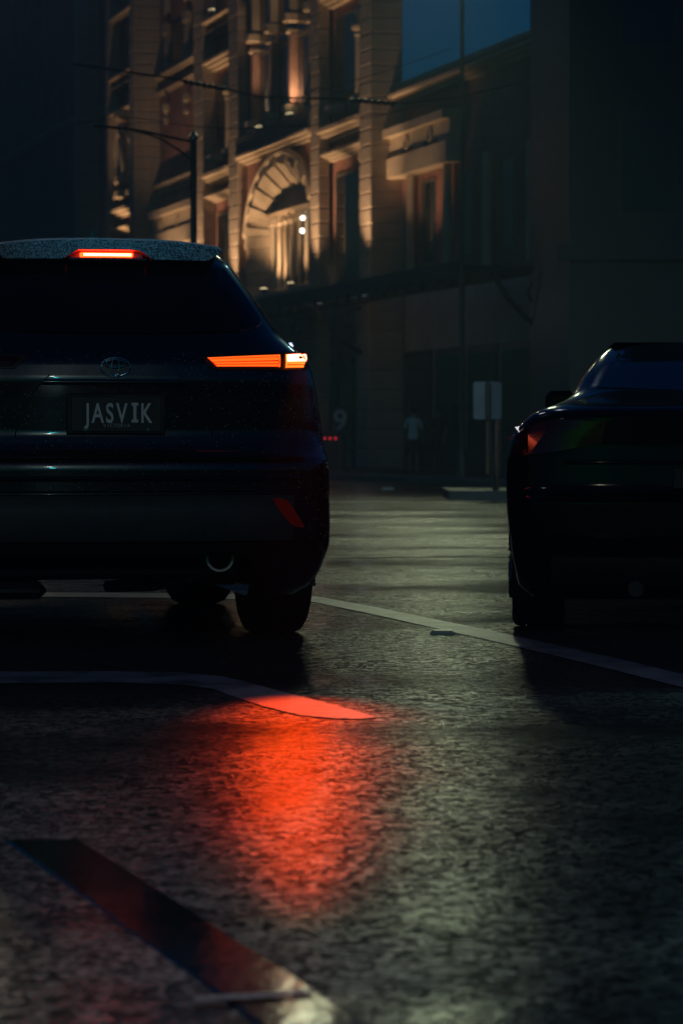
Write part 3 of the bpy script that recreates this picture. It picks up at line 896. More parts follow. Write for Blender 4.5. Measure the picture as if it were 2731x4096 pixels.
# machine with three red lights and the figure 9
mt_ = FW(tX(1336, 2.2), 2.2, 0.14)
mc = empty('ticket_machine', mt_, 0, 'waist high black box with three small red lights on the footpath', 'machine')
b = MB(); b.box(-0.36, 0.30, -0.15, 0.15, 0, 1.02, 0.03); b.build('cabinet', M['awning'], mc)
b = MB(); b.box(-0.42, 0.36, -0.2, 0.2, 1.022, 1.07, 0.01); b.build('lid', M['awning'], mc)
for k in range(3):
    b = MB(); b.lathe([(0.033, -0.02), (0.033, 0.0)], 10, (-0.27 + 0.155 * k, -0.151, 0.90), 'y'); b.build('indicator_light', M['led_red'], mc)
def text_mesh(s, size, depth=0.0):
    cu = bpy.data.curves.new('txt', 'FONT')
    cu.body = s; cu.size = size; cu.extrude = depth; cu.align_x = 'CENTER'; cu.offset = size * 0.016 if size > 0.05 else 0
    o = bpy.data.objects.new('txt', cu)
    COL.objects.link(o)
    bpy.context.view_layer.update()
    dg = bpy.context.evaluated_depsgraph_get()
    me = bpy.data.meshes.new_from_object(o.evaluated_get(dg))
    bpy.data.objects.remove(o)
    return me
def put_mesh(me, name, mat, parent, M4):
    me.transform(M4)
    me.materials.clear(); me.materials.append(mat)
    o = bpy.data.objects.new(name, me); COL.objects.link(o); o.parent = parent
    return o
ns = empty('number_sign', px_at(1360, 1720, 84.0), 0, 'white figure 9 on a dark board above the red lights', 'sign')
b = MB(); b.box(-0.35, 0.35, 0.0, 0.04, -0.12, 0.75, 0.01); b.build('board', M['dark_ledge'], ns)
b = MB(); b.tube([(0, 0.06, -1.0), (0, 0.06, 0.5)], 0.03, 8); b.build('post', M['iron'], ns)
put_mesh(text_mesh('9', 0.85, 0.008), 'numeral', M['white_sign'], ns, Matrix.Translation((0, -0.012, 0.0)) @ Matrix.Rotation(R(90), 4, 'X'))
lamp('footpath_light', FW(tX(1500, 2.0), 2.4, 4.6), 5, (0.55, 0.62, 0.75), 0.15)
lamp('footpath_light', FW(tX(1330, 2.0), 2.4, 4.6), 6, (0.80, 0.62, 0.60), 0.15)

# raised road markers
def stud(X, y, w, label):
    c = px_ground(X, y)
    o = MB(); h = w * 0.16
    o.prism([(-w / 2, 0), (w / 2, 0), (w * 0.36, h), (-w * 0.36, h)], lambda u, v: (u, -w * 0.42, v), lambda u, v: (u, w * 0.42, v))
    ob = o.build('road_stud', M['marker']); ob.location = c
    tag(ob, label, 'road marker')
stud(1770, 2537, 0.115, 'raised pale road stud just below the lane line')
stud(1550, 1958, 0.26, 'distant pale road stud out on the bright wet road')

# ------------------------------------------------------------------ people
def person(loc, rz, label, top_mat, leg_mat, h=1.74, lean=0.0, arm_bend=0.1, stride=0.1, bare_legs=False):
    root = empty('person', loc, rz, label, 'person')
    s = h / 1.78
    J, E, RD = [], [], []
    def add(p, r, parent=None):
        J.append(Vector(p) * s); RD.append(r * s)
        if parent is not None: E.append((parent, len(J) - 1))
        return len(J) - 1
    pel = add((0, 0, 0.96), 0.145)
    sp1 = add((0, 0, 1.15), 0.125, pel)
    ch = add((0, 0.01, 1.34), 0.155, sp1)
    nk = add((0, 0.01, 1.50), 0.058, ch)
    hd0 = add((0, 0.0, 1.60), 0.082, nk)
    hd1 = add((0, -0.01, 1.70), 0.088, hd0)
    add((0, -0.105, 1.645), 0.018, hd0)              # nose
    for sx in (-1, 1):
        sh = add((sx * 0.18, 0.01, 1.43), 0.062, ch)
        el = add((sx * 0.235, 0.02, 1.15), 0.042, sh)
        wr = add((sx * 0.23, -arm_bend, 0.92), 0.028, el)
        pm = add((sx * 0.23, -arm_bend - 0.02, 0.85), 0.030, wr)
        for q in range(4):
            k1 = add((sx * 0.23, -arm_bend - 0.05 + 0.022 * q, 0.80), 0.009, pm)
            add((sx * 0.222, -arm_bend - 0.055 + 0.022 * q, 0.765 - 0.008 * (q % 3)), 0.008, k1)
        add((sx * 0.215, -arm_bend - 0.065, 0.835), 0.010, pm)
        hp = add((sx * 0.095, 0, 0.90), 0.098, pel)
        kn = add((sx * 0.105, -0.01 - sx * stride * 0.5, 0.50), 0.060, hp)
        an = add((sx * 0.11, 0.02 - sx * stride, 0.09), 0.040, kn)
        add((sx * 0.125, -0.14 - sx * stride, 0.04), 0.036, an)
        add((sx * 0.10, 0.05 - sx * stride, 0.04), 0.034, an)
        add((sx * 0.085, 0.0, 1.645), 0.014, hd0)    # ear
    me = bpy.data.meshes.new('body')
    me.from_pydata([tuple(p) for p in J], E, [])
    o = bpy.data.objects.new('body', me); COL.objects.link(o)
    md = o.modifiers.new('skin', 'SKIN')
    for v, r in zip(me.skin_vertices[0].data, RD): v.radius = (r, r * 0.85)
    me.skin_vertices[0].data[0].use_root = True
    o.modifiers.new('sub', 'SUBSURF').levels = 1
    bpy.context.view_layer.update()
    dg = bpy.context.evaluated_depsgraph_get()
    m2 = bpy.data.meshes.new_from_object(o.evaluated_get(dg))
    bpy.data.objects.remove(o)
    for m_ in (M['skin'], top_mat, leg_mat): m2.materials.append(m_)
    if len(m2.materials) > 3: m2.materials.pop(index=0)
    for p in m2.polygons:
        p.use_smooth = True
        c = p.center / s
        if c.z > 1.49: p.material_index = 0
        elif c.z > 0.93 and abs(c.x) < 0.19: p.material_index = 1
        elif c.z > 1.20: p.material_index = 1
        elif abs(c.x) > 0.185 and c.z > 0.7: p.material_index = 0
        elif c.z > (0.52 if bare_legs else 0.0): p.material_index = 2
        else: p.material_index = 0
    bo = bpy.data.objects.new('body', m2); COL.objects.link(bo); bo.parent = root
    hr = MB(); hr.lathe([(0.1 * math.sin(math.pi * k / 8) * s + 0.001, 1.70 * s - 0.11 * math.cos(math.pi * k / 8) * s) for k in range(9)], 12, (0, 0.02, 0)); hr.build('hair', M['hair'], root, True)
    return root
def ground_at(X, d, z=0.14):
    p = px_at(X, CY, d); p.z = z
    return p
person(ground_at(1652, 73), R(170), 'person in a pale t-shirt and dark shorts standing on the far footpath', M['shirt'], M['short_cloth'], 1.70, stride=0.05, bare_legs=True)
person(ground_at(1752, 75), R(-30), 'person in dark clothes standing beside the one in the pale t-shirt', M['dark_cloth'], M['dark_cloth'], 1.72, stride=0.12)

# ------------------------------------------------------------------ cars
def plan(W, ar, af, n_pts=20, lr=0.45, lf=0.8, ex=3.2):
    """closed plan outline at one height, starting at the rear centre, clockwise over the right side"""
    pts = []
    for k in range(n_pts + 1):                       # rear half of the superellipse
        th = (math.pi / 2) * k / n_pts
        pts.append((W * math.sin(th) ** (2 / ex), ar + lr * (1 - math.cos(th) ** (2 / ex))))
    m = 6
    for k in range(1, m):
        pts.append((W, ar + lr + (af - lf - ar - lr) * k / m))
    for k in range(n_pts + 1):
        th = (math.pi / 2) * k / n_pts
        pts.append((W * math.cos(th) ** (2 / ex), af - lf * (1 - math.sin(th) ** (2 / ex))))
    left = [(-x, y) for x, y in pts[1:-1]][::-1]
    return pts + left

class Body:
    def __init__(self, Wt, At, Ft, lr=0.45, lf=0.8, ex=3.2):
        self.Wt, self.At, self.Ft, self.lr, self.lf, self.ex = Wt, At, Ft, lr, lf, ex
    def rear(self, w, z):
        W = interp(self.Wt, z); q = min(0.9999, abs(w) / W)
        return interp(self.At, z) + self.lr * (1 - (1 - q ** self.ex) ** (1 / self.ex))
    def mesh(self, z0, z1, step=0.02):
        mb = MB()
        zs = sorted(set([round(z0 + step * i, 4) for i in range(int((z1 - z0) / step) + 1)] + [z1]))
        ring = None
        for z in zs:
            o = plan(interp(self.Wt, z), interp(self.At, z), interp(self.Ft, z), lr=self.lr, lf=self.lf, ex=self.ex)
            vs = [(x, y, z) for x, y in o]
            n = len(vs)
            b = len(mb.v); mb.v += vs
            if ring is not None:
                mb.f += [(ring + i, ring + (i + 1) % n, b + (i + 1) % n, b + i) for i in range(n)]
            else: mb.f.append(tuple(range(b, b + n))[::-1])
            ring = b
        mb.f.append(tuple(range(ring, ring + n)))
        return mb
    def patch(self, fn, nu, nv, off=0.004, th=0.0):
        """surface laid on the rear: fn(u,v) -> (w,z)"""
        mb = MB()
        def P(u, v):
            w, z = fn(u, v)
            return (w, self.rear(w, z) - off, z)
        mb.grid(P, nu, nv)
        return mb

def cut(obj, cutters):
    for c in cutters:
        md = obj.modifiers.new('cut', 'BOOLEAN'); md.operation = 'DIFFERENCE'; md.object = c; md.solver = 'EXACT'
    bpy.context.view_layer.update()
    dg = bpy.context.evaluated_depsgraph_get()
    me = bpy.data.meshes.new_from_object(obj.evaluated_get(dg))
    obj.modifiers.clear()
    obj.data = me
    for c in cutters: bpy.data.objects.remove(c)

def wheel(root, w, a, R_, width, steer=0.0):
    e = MB()
    s = width / 2
    prof = [(R_ * 0.66, -s), (R_ * 0.90, -s * 1.02), (R_ * 0.965, -s * 0.90), (R_ * 0.99, -s * 0.72), (R_, -s * 0.70 + 0.001)]
    nr = 5
    for k in range(nr):                              # tread ribs
        a0 = -s * 0.7 + 1.4 * s * k / nr; a1 = -s * 0.7 + 1.4 * s * (k + 1) / nr
        prof += [(R_, a0 + 0.004), (R_, a1 - 0.012), (R_ - 0.008, a1 - 0.010), (R_ - 0.008, a1 - 0.002)]
    prof += [(R_ * 0.99, s * 0.72), (R_ * 0.965, s * 0.90), (R_ * 0.90, s * 1.02), (R_ * 0.66, s)]
    t = MB(); t.lathe(prof, 48, (0, 0, 0), 'x')
    ty_ = t.build('tyre', M['rubber'], root)
    ty_.location = (w, a, R_ - 0.003); ty_.rotation_euler = (0, 0, steer)
    rm = MB(); sgn = 1 if w > 0 else -1
    rm.lathe([(R_ * 0.655, sgn * s * 0.5), (R_ * 0.655, sgn * (s + 0.004)), (R_ * 0.6, sgn * (s + 0.006)), (R_ * 0.58, sgn * s * 0.8)], 32, (0, 0, 0), 'x')
    for k in range(10):
        an = 2 * math.pi * k / 10
        c, q = math.cos(an), math.sin(an)
        rm.tube([(sgn * (s + 0.004), 0.05 * c, 0.05 * q), (sgn * (s + 0.002), R_ * 0.6 * c, R_ * 0.6 * q)], 0.018, 5)
    r = rm.build('rim', M['alloy'], ty_)
    return ty_

def fender_cut(body_o, w, a, R_):
    c = MB(); c.lathe([(R_ * 1.10, 0), (R_ * 1.10, 0.42)], 40, (w - 0.40 if w > 0 else w - 0.02, a, R_), 'x')
    o = c.build('cutter', M['black']); o.matrix_world = body_o.parent.matrix_world
    return o

# --- the black SUV ------------------------------------------------------
YAW = R(10.5)
SB = Vector((-0.937, 11.80, 0))
suv = empty('suv_car', SB, YAW, 'black suv seen from behind with glowing red tail lamp and JASVIK plate', 'car')
bpy.context.view_layer.update()
cs, sn = math.cos(YAW), math.sin(YAW)
def wz(X, y, a=0.0):
    u = (X - CX) / FPX
    w = (u * (SB.y + cs * a) - SB.x + sn * a) / (cs - sn * u)
    d = SB.y + cs * a + sn * w
    return w, HC + (CY - y) * d / FPX
Wt = [(0.18, 0.86), (0.24, 0.93), (0.30, 0.955), (0.42, 0.972), (0.55, 0.968), (0.70, 0.958), (0.82, 0.950), (0.95, 0.935), (1.08, 0.912), (1.16, 0.895), (1.225, 0.872), (1.27, 0.822), (1.32, 0.775), (1.40, 0.725), (1.48, 0.680), (1.56, 0.630), (1.63, 0.585), (1.68, 0.545), (1.71, 0.50), (1.735, 0.44)]
At = [(0.18, 0.30), (0.30, 0.16), (0.40, 0.04), (0.46, 0.0), (0.62, -0.03), (0.66, -0.06), (0.76, -0.065), (0.80, -0.05), (0.83, 0.0), (0.90, 0.022), (1.06, 0.010), (1.12, 0.0), (1.20, 0.015), (1.26, 0.06), (1.40, 0.16), (1.56, 0.28), (1.64, 0.34), (1.70, 0.44), (1.735, 0.60)]
Ft = [(0.18, 4.55), (0.35, 4.72), (0.6, 4.78), (0.80, 4.74), (0.95, 4.60), (1.03, 4.2), (1.12, 3.55), (1.20, 3.35), (1.40, 2.95), (1.60, 2.50), (1.70, 2.15), (1.735, 1.8)]
B1 = Body(Wt, At, Ft, 0.46, 0.8, 3.0)
bo = B1.mesh(0.20, 1.735, 0.02).build('body', M['paint'], suv)
bo.data.shade_smooth()
AX, WB, RT = 0.98, 2.36, 0.372
cutters = []
for sx in (-1, 1):
    for a in (AX, AX + WB):
        c = MB(); c.lathe([(RT * 1.12, 0), (RT * 1.12, 0.50)], 40, (0.62 if sx > 0 else -1.12, a, RT), 'x')
        o = c.build('cutter', M['black'], suv); cutters.append(o)
c = MB(); c.box(-0.70, 0.60, -0.4, 5.5, 0.0, 0.405); cutters.append(c.build('cutter', M['black'], suv))
cut(bo, cutters)
smooth_by_angle(bo, 30)
wheel(suv, 0.815, AX, RT, 0.262)
wheel(suv, -0.815, AX, RT, 0.262)
wheel(suv, 0.79, AX + WB, RT, 0.262, R(9))
wheel(suv, -0.79, AX + WB, RT, 0.262, R(9))

def poly_patch(name, pts, mat, parent, off=0.006, th=0.012, body=B1, mirror=False, subdiv=5, name2=None):
    """closed outline in (w,z), laid on the rear skin with thickness"""
    out = []
    for sx in ((1, -1) if mirror else (1,)):
        bm = bmesh.new()
        P = []
        n = len(pts)
        for i in range(n):
            a, b = pts[i], pts[(i + 1) % n]
            for k in range(subdiv):
                P.append((a[0] + (b[0] - a[0]) * k / subdiv, a[1] + (b[1] - a[1]) * k / subdiv))
        vs = [bm.verts.new((p[0] * sx, 0, p[1])) for p in P]
        f = bm.faces.new(vs)
        bmesh.ops.triangulate(bm, faces=[f])
        bmesh.ops.subdivide_edges(bm, edges=[e for e in bm.edges if e.calc_length() > 0.06], cuts=2, use_grid_fill=False)
        bmesh.ops.triangulate(bm, faces=bm.faces[:])
        for v in bm.verts: v.co.y = body.rear(v.co.x, v.co.z) - off
        r = bmesh.ops.extrude_face_region(bm, geom=bm.faces[:])
        for v in [g_ for g_ in r['geom'] if isinstance(g_, bmesh.types.BMVert)]: v.co.y += th
        bmesh.ops.recalc_face_normals(bm, faces=bm.faces[:])
        me = bpy.data.meshes.new(name); bm.to_mesh(me); bm.free()
        me.materials.append(mat)
        for p_ in me.polygons: p_.use_smooth = False
        o = bpy.data.objects.new(name, me); COL.objects.link(o); o.parent = parent
        out.append(o)
    return out

def loc_pts(L, a=0.0):
    out = []
    for X, y in L:
        w, z = wz(X, y, a)
        for _ in range(4):                          # settle on the skin
            w, z = wz(X, y, B1.rear(min(abs(w), 0.93) , z) if a is None else B1.rear(w, z))
        out.append((w, z))
    return out

# tail lamp clusters: dark housing, LED bar in strips, bright brake block
hous = loc_pts([(800, 1428), (1130, 1408), (1222, 1406), (1232, 1440), (1230, 1480), (1130, 1482), (850, 1478)])
for i, ho in enumerate(poly_patch('tail_lamp', hous, M['black'], suv, 0.006, 0.02, mirror=True)):
    sx = 1 if i == 0 else -1
    def strip(L, mat, nm, off):
        if sx < 0: mat = M['red_glass']
        pp = [(sx * w, z) for w, z in loc_pts(L)]
        o = poly_patch(nm, pp, mat, ho, off, 0.008)[0]
        return o
    strip([(829, 1431), (1119, 1419), (1119, 1469), (862, 1467)], M['led_gap'], 'lens', 0.010)
    strip([(829, 1431), (1119, 1419), (1119, 1426), (834, 1436)], M['led_bar'], 'light_strip', 0.014)
    strip([(838, 1438), (1112, 1429), (1112, 1441), (850, 1448)], M['led_bar'], 'light_strip', 0.014)
    strip([(854, 1451), (1112, 1446), (1112, 1454), (860, 1457)], M['led_bar'], 'light_strip', 0.014)
    strip([(863, 1460), (1112, 1458), (1112, 1466), (868, 1466)], M['led_bar'], 'light_strip', 0.014)
    strip([(1114, 1420), (1119, 1420), (1119, 1469), (1114, 1469)], M['led_bar'], 'light_strip', 0.014)
    if sx > 0 or True:
        strip([(1147, 1419), (1222, 1417), (1222, 1445), (1147, 1447)], M['brake'], 'brake_light', 0.016)
        strip([(1147, 1450), (1218, 1448), (1216, 1458), (1147, 1458)], M['brake_low'], 'brake_light', 0.016)
        strip([(1147, 1462), (1214, 1461), (1212, 1470), (1147, 1471)], M['brake_low'], 'brake_light', 0.016)
        strip([(1141, 1418), (1145, 1418), (1145, 1472), (1141, 1472)], M['brake_low'], 'brake_light', 0.016)

lw_, lz_ = loc_pts([(1185, 1432)])[0]
lpos = suv.matrix_world @ Vector((lw_, B1.rear(lw_, lz_) - 0.035, lz_))
lamp('brake_lamp_light', lpos, 300, (1.0, 0.055, 0.0005), 0.028, 'SPOT', (-0.06, 8.4, 0.0), 17, 1.0)
# rear screen and its corner pieces
gl = loc_pts([(1046, 1290), (1030, 1306), (960, 1326)])
zb = gl[2][1]
rw = [(0.0, zb - 0.015), (0.3, zb - 0.012), (gl[2][0], gl[2][1]), (gl[1][0], gl[1][1]), (gl[0][0], gl[0][1]), (0.655, 1.40), (0.60, 1.50), (0.52, 1.615), (0.0, 1.635)]
rw_full = rw + [(-w, z) for w, z in rw[::-1] if w > 0]
poly_patch('rear_window', rw_full, M['glass_dark'], suv, 0.007, 0.01)
# droplets strung along the window seam
def bead_line(pts, n, r, parent, name='rain_drops', jit=0.006):
    mb = MB()
    for _ in range(n):
        s = random.random() * (len(pts) - 1); i = int(s); f = s - i
        p = Vector(pts[i]).lerp(Vector(pts[i + 1]), f) + Vector((random.gauss(0, jit), random.gauss(0, jit * 0.3), random.gauss(0, jit)))
        q = r * random.uniform(0.5, 1.3)
        mb.add([(p.x + q, p.y, p.z), (p.x, p.y, p.z + q), (p.x - q, p.y, p.z), (p.x, p.y, p.z - q), (p.x, p.y - q * 0.8, p.z), (p.x, p.y + q * 0.3, p.z)],
               [(0, 1, 4), (1, 2, 4), (2, 3, 4), (3, 0, 4), (1, 0, 5), (2, 1, 5), (3, 2, 5), (0, 3, 5)])
    return tag(mb.build(name, M['water'], parent, True), kind='stuff')

# roof spoiler
def spoiler():
    mb = MB()
    N = 48
    rows = []
    for k in range(N + 1):
        w = -0.50 + 1.0 * k / N
        aw_ = abs(w)
        back = 0.26 + 0.10 * (aw_ / 0.5) ** 2.4
        ztop = 1.732 - 0.026 * (aw_ / 0.5) ** 3
        low = 1.672 if aw_ < 0.13 else (1.672 - 0.038 * min(1, (aw_ - 0.13) / 0.06))
        low = low if aw_ < 0.43 else low + 0.045 * (aw_ - 0.43) / 0.07
        rows.append([(w, back + 0.34, ztop + 0.012), (w, back + 0.10, ztop), (w, back + 0.035, ztop - 0.012), (w, back, low + 0.004), (w, back + 0.02, low), (w, back + 0.34, low - 0.01)])
    m = len(rows[0])
    vs = [p for r in rows for p in r]
    fs = []
    for k in range(N):
        for j in range(m):
            j2 = (j + 1) % m
            fs.append((k * m + j, k * m + j2, (k + 1) * m + j2, (k + 1) * m + j))
    fs.append(tuple(range(m))); fs.append(tuple(N * m + j for j in range(m))[::-1])
    mb.add(vs, fs)
    o = mb.build('spoiler', M['spoiler'], suv)
    smooth_by_angle(o, 40)
    # rain drops over the upper face
    d = MB()
    for _ in range(3600):
        k = random.randrange(N); f = random.random()
        seg = random.choices((1, 2), (0.25, 0.75))[0]
        g_ = random.random()
        A = Vector(rows[k][seg]).lerp(Vector(rows[k + 1][seg]), f); Bv = Vector(rows[k][seg + 1]).lerp(Vector(rows[k + 1][seg + 1]), f)
        p = A.lerp(Bv, g_)
        r = random.uniform(0.0012, 0.0034)
        nrm = Vector((0, -0.75, 0.66))
        t1 = Vector((1, 0, 0)); t2 = nrm.cross(t1)
        ring1 = [p + (t1 * math.cos(a) + t2 * math.sin(a)) * r for a in [math.pi / 3 * q for q in range(6)]]
        ring2 = [p + (t1 * math.cos(a) + t2 * math.sin(a)) * r * 0.6 + nrm * r * 0.6 for a in [math.pi / 3 * q for q in range(6)]]
        d.add(ring1 + ring2 + [p + nrm * r * 0.8], [(q, (q + 1) % 6, (q + 1) % 6 + 6, q + 6) for q in range(6)] + [(q + 6, (q + 1) % 6 + 6, 12) for q in range(6)])
    tag(d.build('rain_drops', M['water'], o, True, recalc=False), kind='stuff')
    return o
sp_o = spoiler()
hb = MB(); hb.box(-0.118, 0.105, 0.262, 0.30, 1.646, 1.664, 0.003)
hbl = hb.build('high_brake_light', M['brake_top'], suv)
for k in range(12):
    hb = MB(); x_ = -0.104 + 0.0168 * k; hb.box(x_, x_ + 0.0158, 0.2585, 0.2615, 1.650, 1.660); hb.build('light_cell', M['brake_core'], hbl)
hb = MB(); hb.box(-0.17, 0.16, 0.235, 0.32, 1.630, 1.640, 0.003); hb.build('lamp_hood', M['black'], suv)  # added lip, keeps the brake light's reflection off the rear window
hb = MB(); hb.box(-0.16, 0.15, 0.30, 0.33, 1.640, 1.670); hb.build('lamp_housing', M['black'], hbl)

# badge: three crossing rings
w0, z0_ = wz(463, 1468, 0.0)
bd = MB()
def ering(cx, cz, rx, rz, r, n=36):
    return [(cx + rx * math.cos(a), B1.rear(cx, cz) - 0.012, cz + rz * math.sin(a)) for a in [2 * math.pi * k / n for k in range(n + 1)]]
bd.tube(ering(w0, z0_, 0.060, 0.039, 0), 0.0042, 6, False)
bd.tube(ering(w0, z0_ + 0.014, 0.040, 0.0165, 0), 0.0034, 6, False)
bd.tube(ering(w0, z0_, 0.0165, 0.036, 0), 0.0034, 6, False)
bdo = bd.build('badge', M['chrome'], suv, True)

# number plate
pc = wz(467, 1657, 0.0)
pa = B1.rear(0.2, pc[1]) - 0.022
b = MB(); b.box(pc[0] - 0.186, pc[0] + 0.186, pa, pa + 0.006, pc[1] - 0.072, pc[1] + 0.072, 0.002)
plo = b.build('number_plate', M['plate'], suv)
b = MB(); b.box(pc[0] - 0.205, pc[0] + 0.205, pa + 0.0065, pa + 0.018, pc[1] - 0.082, pc[1] + 0.085, 0.004); b.build('plate_recess', M['black'], suv)
for ch, X in zip('JASVIK', (347, 392, 440, 488, 540, 588)):
    w_, z_ = wz(X, 1690, 0.0)
    me = text_mesh(ch, 0.110, 0.0006)
    xs = [v.co.x for v in me.vertices]; 
    sxs = {'I': 0.9}.get(ch, 0.66)
    cxm = (min(xs) + max(xs)) / 2
    if ch == 'I':                                    # serifed capital I as on the plate
        mb = MB()
        for (a0, a1, c0, c1) in ((-0.0065, 0.0065, 0.0122, 0.0698), (-0.014, 0.014, 0.0, 0.012), (-0.014, 0.014, 0.070, 0.082)):
            mb.box(w_ + a0, w_ + a1, pa - 0.0025, pa - 0.0008, z_ + a0 * 0 + c0, z_ + c1)
        mb.build('letter', M['plate_text'], plo)
        continue
    put_mesh(me, 'letter', M['plate_text'], plo, Matrix.Translation((w_, pa - 0.0015, z_)) @ Matrix.Rotation(R(90), 4, 'X') @ Matrix.Scale(sxs, 4, (1, 0, 0)) @ Matrix.Scale(1.04, 4, (0, 1, 0)) @ Matrix.Translation((-cxm, 0, 0)))
for k, ch in enumerate('VICTORIA'):
    w_, z_ = wz(420 + 13.6 * k, 1709, 0.0)
    me = text_mesh(ch, 0.0215, 0.0005)
    put_mesh(me, 'letter', M['rim_text'], plo, Matrix.Translation((w_, pa - 0.0015, z_)) @ Matrix.Rotation(R(90), 4, 'X') @ Matrix.Scale(0.9, 4, (1, 0, 0)))
for s in (-1, 1):
    b = MB(); b.lathe([(0.006, -0.003), (0.006, 0.0)], 8, (pc[0] + s * 0.13, pa - 0.0005, pc[1] - 0.064), 'y'); b.build('screw', M['chrome'], plo)

# garnish over the plate, tailgate shut lines, bumper pieces
def band(name, z0, z1, wmax, off, mat, parent=suv, nu=40, nv=3, bulge=0.0):
    mb = B1.patch(lambda u, v: ((u * 2 - 1) * wmax, z0 + (z1 - z0) * v), nu, nv, off)
    if bulge:
        mb.v = [(x, y - bulge * math.sin(math.pi * (z - z0) / (z1 - z0)), z) for x, y, z in mb.v]
    n = len(mb.v); w_ = nu + 1; vs = list(mb.v)
    mb.add([(x, y + off + 0.02 + bulge, z) for x, y, z in vs], [(i, i + 1, i + 1 + w_, i + w_) for j in range(nv) for i in range(j * w_, j * w_ + nu)])
    for j in (0, nv):
        mb.f += [(j * w_ + i, j * w_ + i + 1, n + j * w_ + i + 1, n + j * w_ + i) for i in range(nu)]
    for i in (0, nu):
        mb.f += [(j * w_ + i, (j + 1) * w_ + i, n + (j + 1) * w_ + i, n + j * w_ + i) for j in range(nv)]
    o = mb.build(name, mat, parent); smooth_by_angle(o, 50)
    return o
zg = wz(463, 1530)[1]
band('tailgate_handle_trim', zg - 0.012, zg + 0.012, 0.30, 0.028, M['paint'], nv=4, bulge=0.008)
zA = wz(463, 1850)[1]
band('bumper_ledge', 0.785, 0.815, 0.80, 0.020, M['paint'], nv=4, bulge=0.015)
band('bumper_ledge', 0.700, 0.722, 0.78, 0.016, M['paint'], nv=4, bulge=0.010)
band('bumper_ledge', 0.636, 0.654, 0.78, 0.016, M['paint'], nv=4, bulge=0.010)
zc0, zc1 = wz(700, 2165)[1], wz(700, 1972)[1]
band('bumper_cladding', zc0, zc1, 0.76, 0.022, M['cladding'], nv=6, bulge=0.014)
band('bumper_lower_lip', 0.385, zc0 - 0.01, 0.60, 0.006, M['black'], nv=3)
# shut line of the tailgate, a shallow tube
sl_pts = [wz(*q) for q in ((720, 1500), (760, 1540), (815, 1610), (845, 1690), (856, 1750))]
for sx in (1, -1):
    b = MB(); b.tube([(sx * w, B1.rear(w, z) - 0.001, z) for w, z in sl_pts], 0.0028, 6); b.build('shut_line', M['black'], suv)
b = MB(); b.tube([(w, B1.rear(w, 0.83) - 0.0015, 0.832) for w in [-0.6 + 1.2 * k / 30 for k in range(31)]], 0.003, 6); b.build('shut_line', M['black'], suv)
# fog reflectors
rf = [wz(X, y, -0.0) for X, y in ((1090, 1994), (1122, 1994), (1150, 2003), (1172, 2026), (1200, 2066), (1222, 2098), (1229, 2112), (1198, 2109), (1168, 2096), (1140, 2068), (1116, 2038))]
poly_patch('reflector', [(w, z) for w, z in rf], M['reflector'], suv, 0.040, 0.03, mirror=True, subdiv=2)
# exhaust
we, ze = wz(868, 2228, 0.25)
b = MB(); ro, ri = 0.060, 0.050
N = 28
for (ra, ya, rb, yb) in ((ro, 0.16, ro, 0.50), (ri, 0.16, ri, 0.48), (ro, 0.16, ri, 0.16)):
    b.add([(we + ra * math.cos(2 * math.pi * k / N), ya, ze + ra * math.sin(2 * math.pi * k / N)) for k in range(N)] + [(we + rb * math.cos(2 * math.pi * k / N), yb, ze + rb * math.sin(2 * math.pi * k / N)) for k in range(N)],
          [(k, (k + 1) % N, (k + 1) % N + N, k + N) for k in range(N)])
exo = b.build('exhaust_pipe', M['steel'], suv, True)
b = MB(); b.lathe([(ri * 0.98, 0.40), (ri * 0.5, 0.42)], 20, (we, 0, ze), 'y'); b.build('pipe_bore', M['black'], exo)
# underbody, muffler, suspension arm with its bolt, mud flaps
b = MB(); b.box(-0.62, 0.58, 0.35, 4.3, 0.275, 0.34, 0.02); b.build('underbody', M['black'], suv)
b = MB(); b.box(-0.74, -0.26, 0.30, 0.60, 0.195, 0.27, 0.03); b.build('muffler', M['black'], suv)
b = MB(); b.box(0.14, 0.60, 0.55, 0.78, 0.238, 0.32, 0.02); b.build('cross_member', M['black'], suv)
wb_, zb_ = wz(767, 2306, 0.45)
b = MB(); b.tube([(wb_, 0.52, zb_), (wb_ - 0.16, 0.62, zb_ - 0.04), (wb_ - 0.34, 0.75, zb_ - 0.055)], [0.040, 0.032, 0.026], 8)
arm = b.build('suspension_arm', M['cladding'], suv)
b = MB(); b.lathe([(0.0155, 0.455), (0.0155, 0.47)], 12, (wb_, 0, zb_), 'y'); b.lathe([(0.008, 0.447), (0.008, 0.4549)], 8, (wb_, 0, zb_), 'y'); b.build('bolt', M['steel'], arm)
fl0, fl1 = wz(1066, 2268, 0.50), wz(1262, 2345, 0.50)
for sx in (1, -1):
    b = MB(); b.box(min(sx * fl0[0], sx * fl1[0]), max(sx * fl0[0], sx * fl1[0]), 0.495, 0.507, fl1[1], fl0[1] + 0.1, 0.004); b.build('mud_flap', M['cladding'], suv)
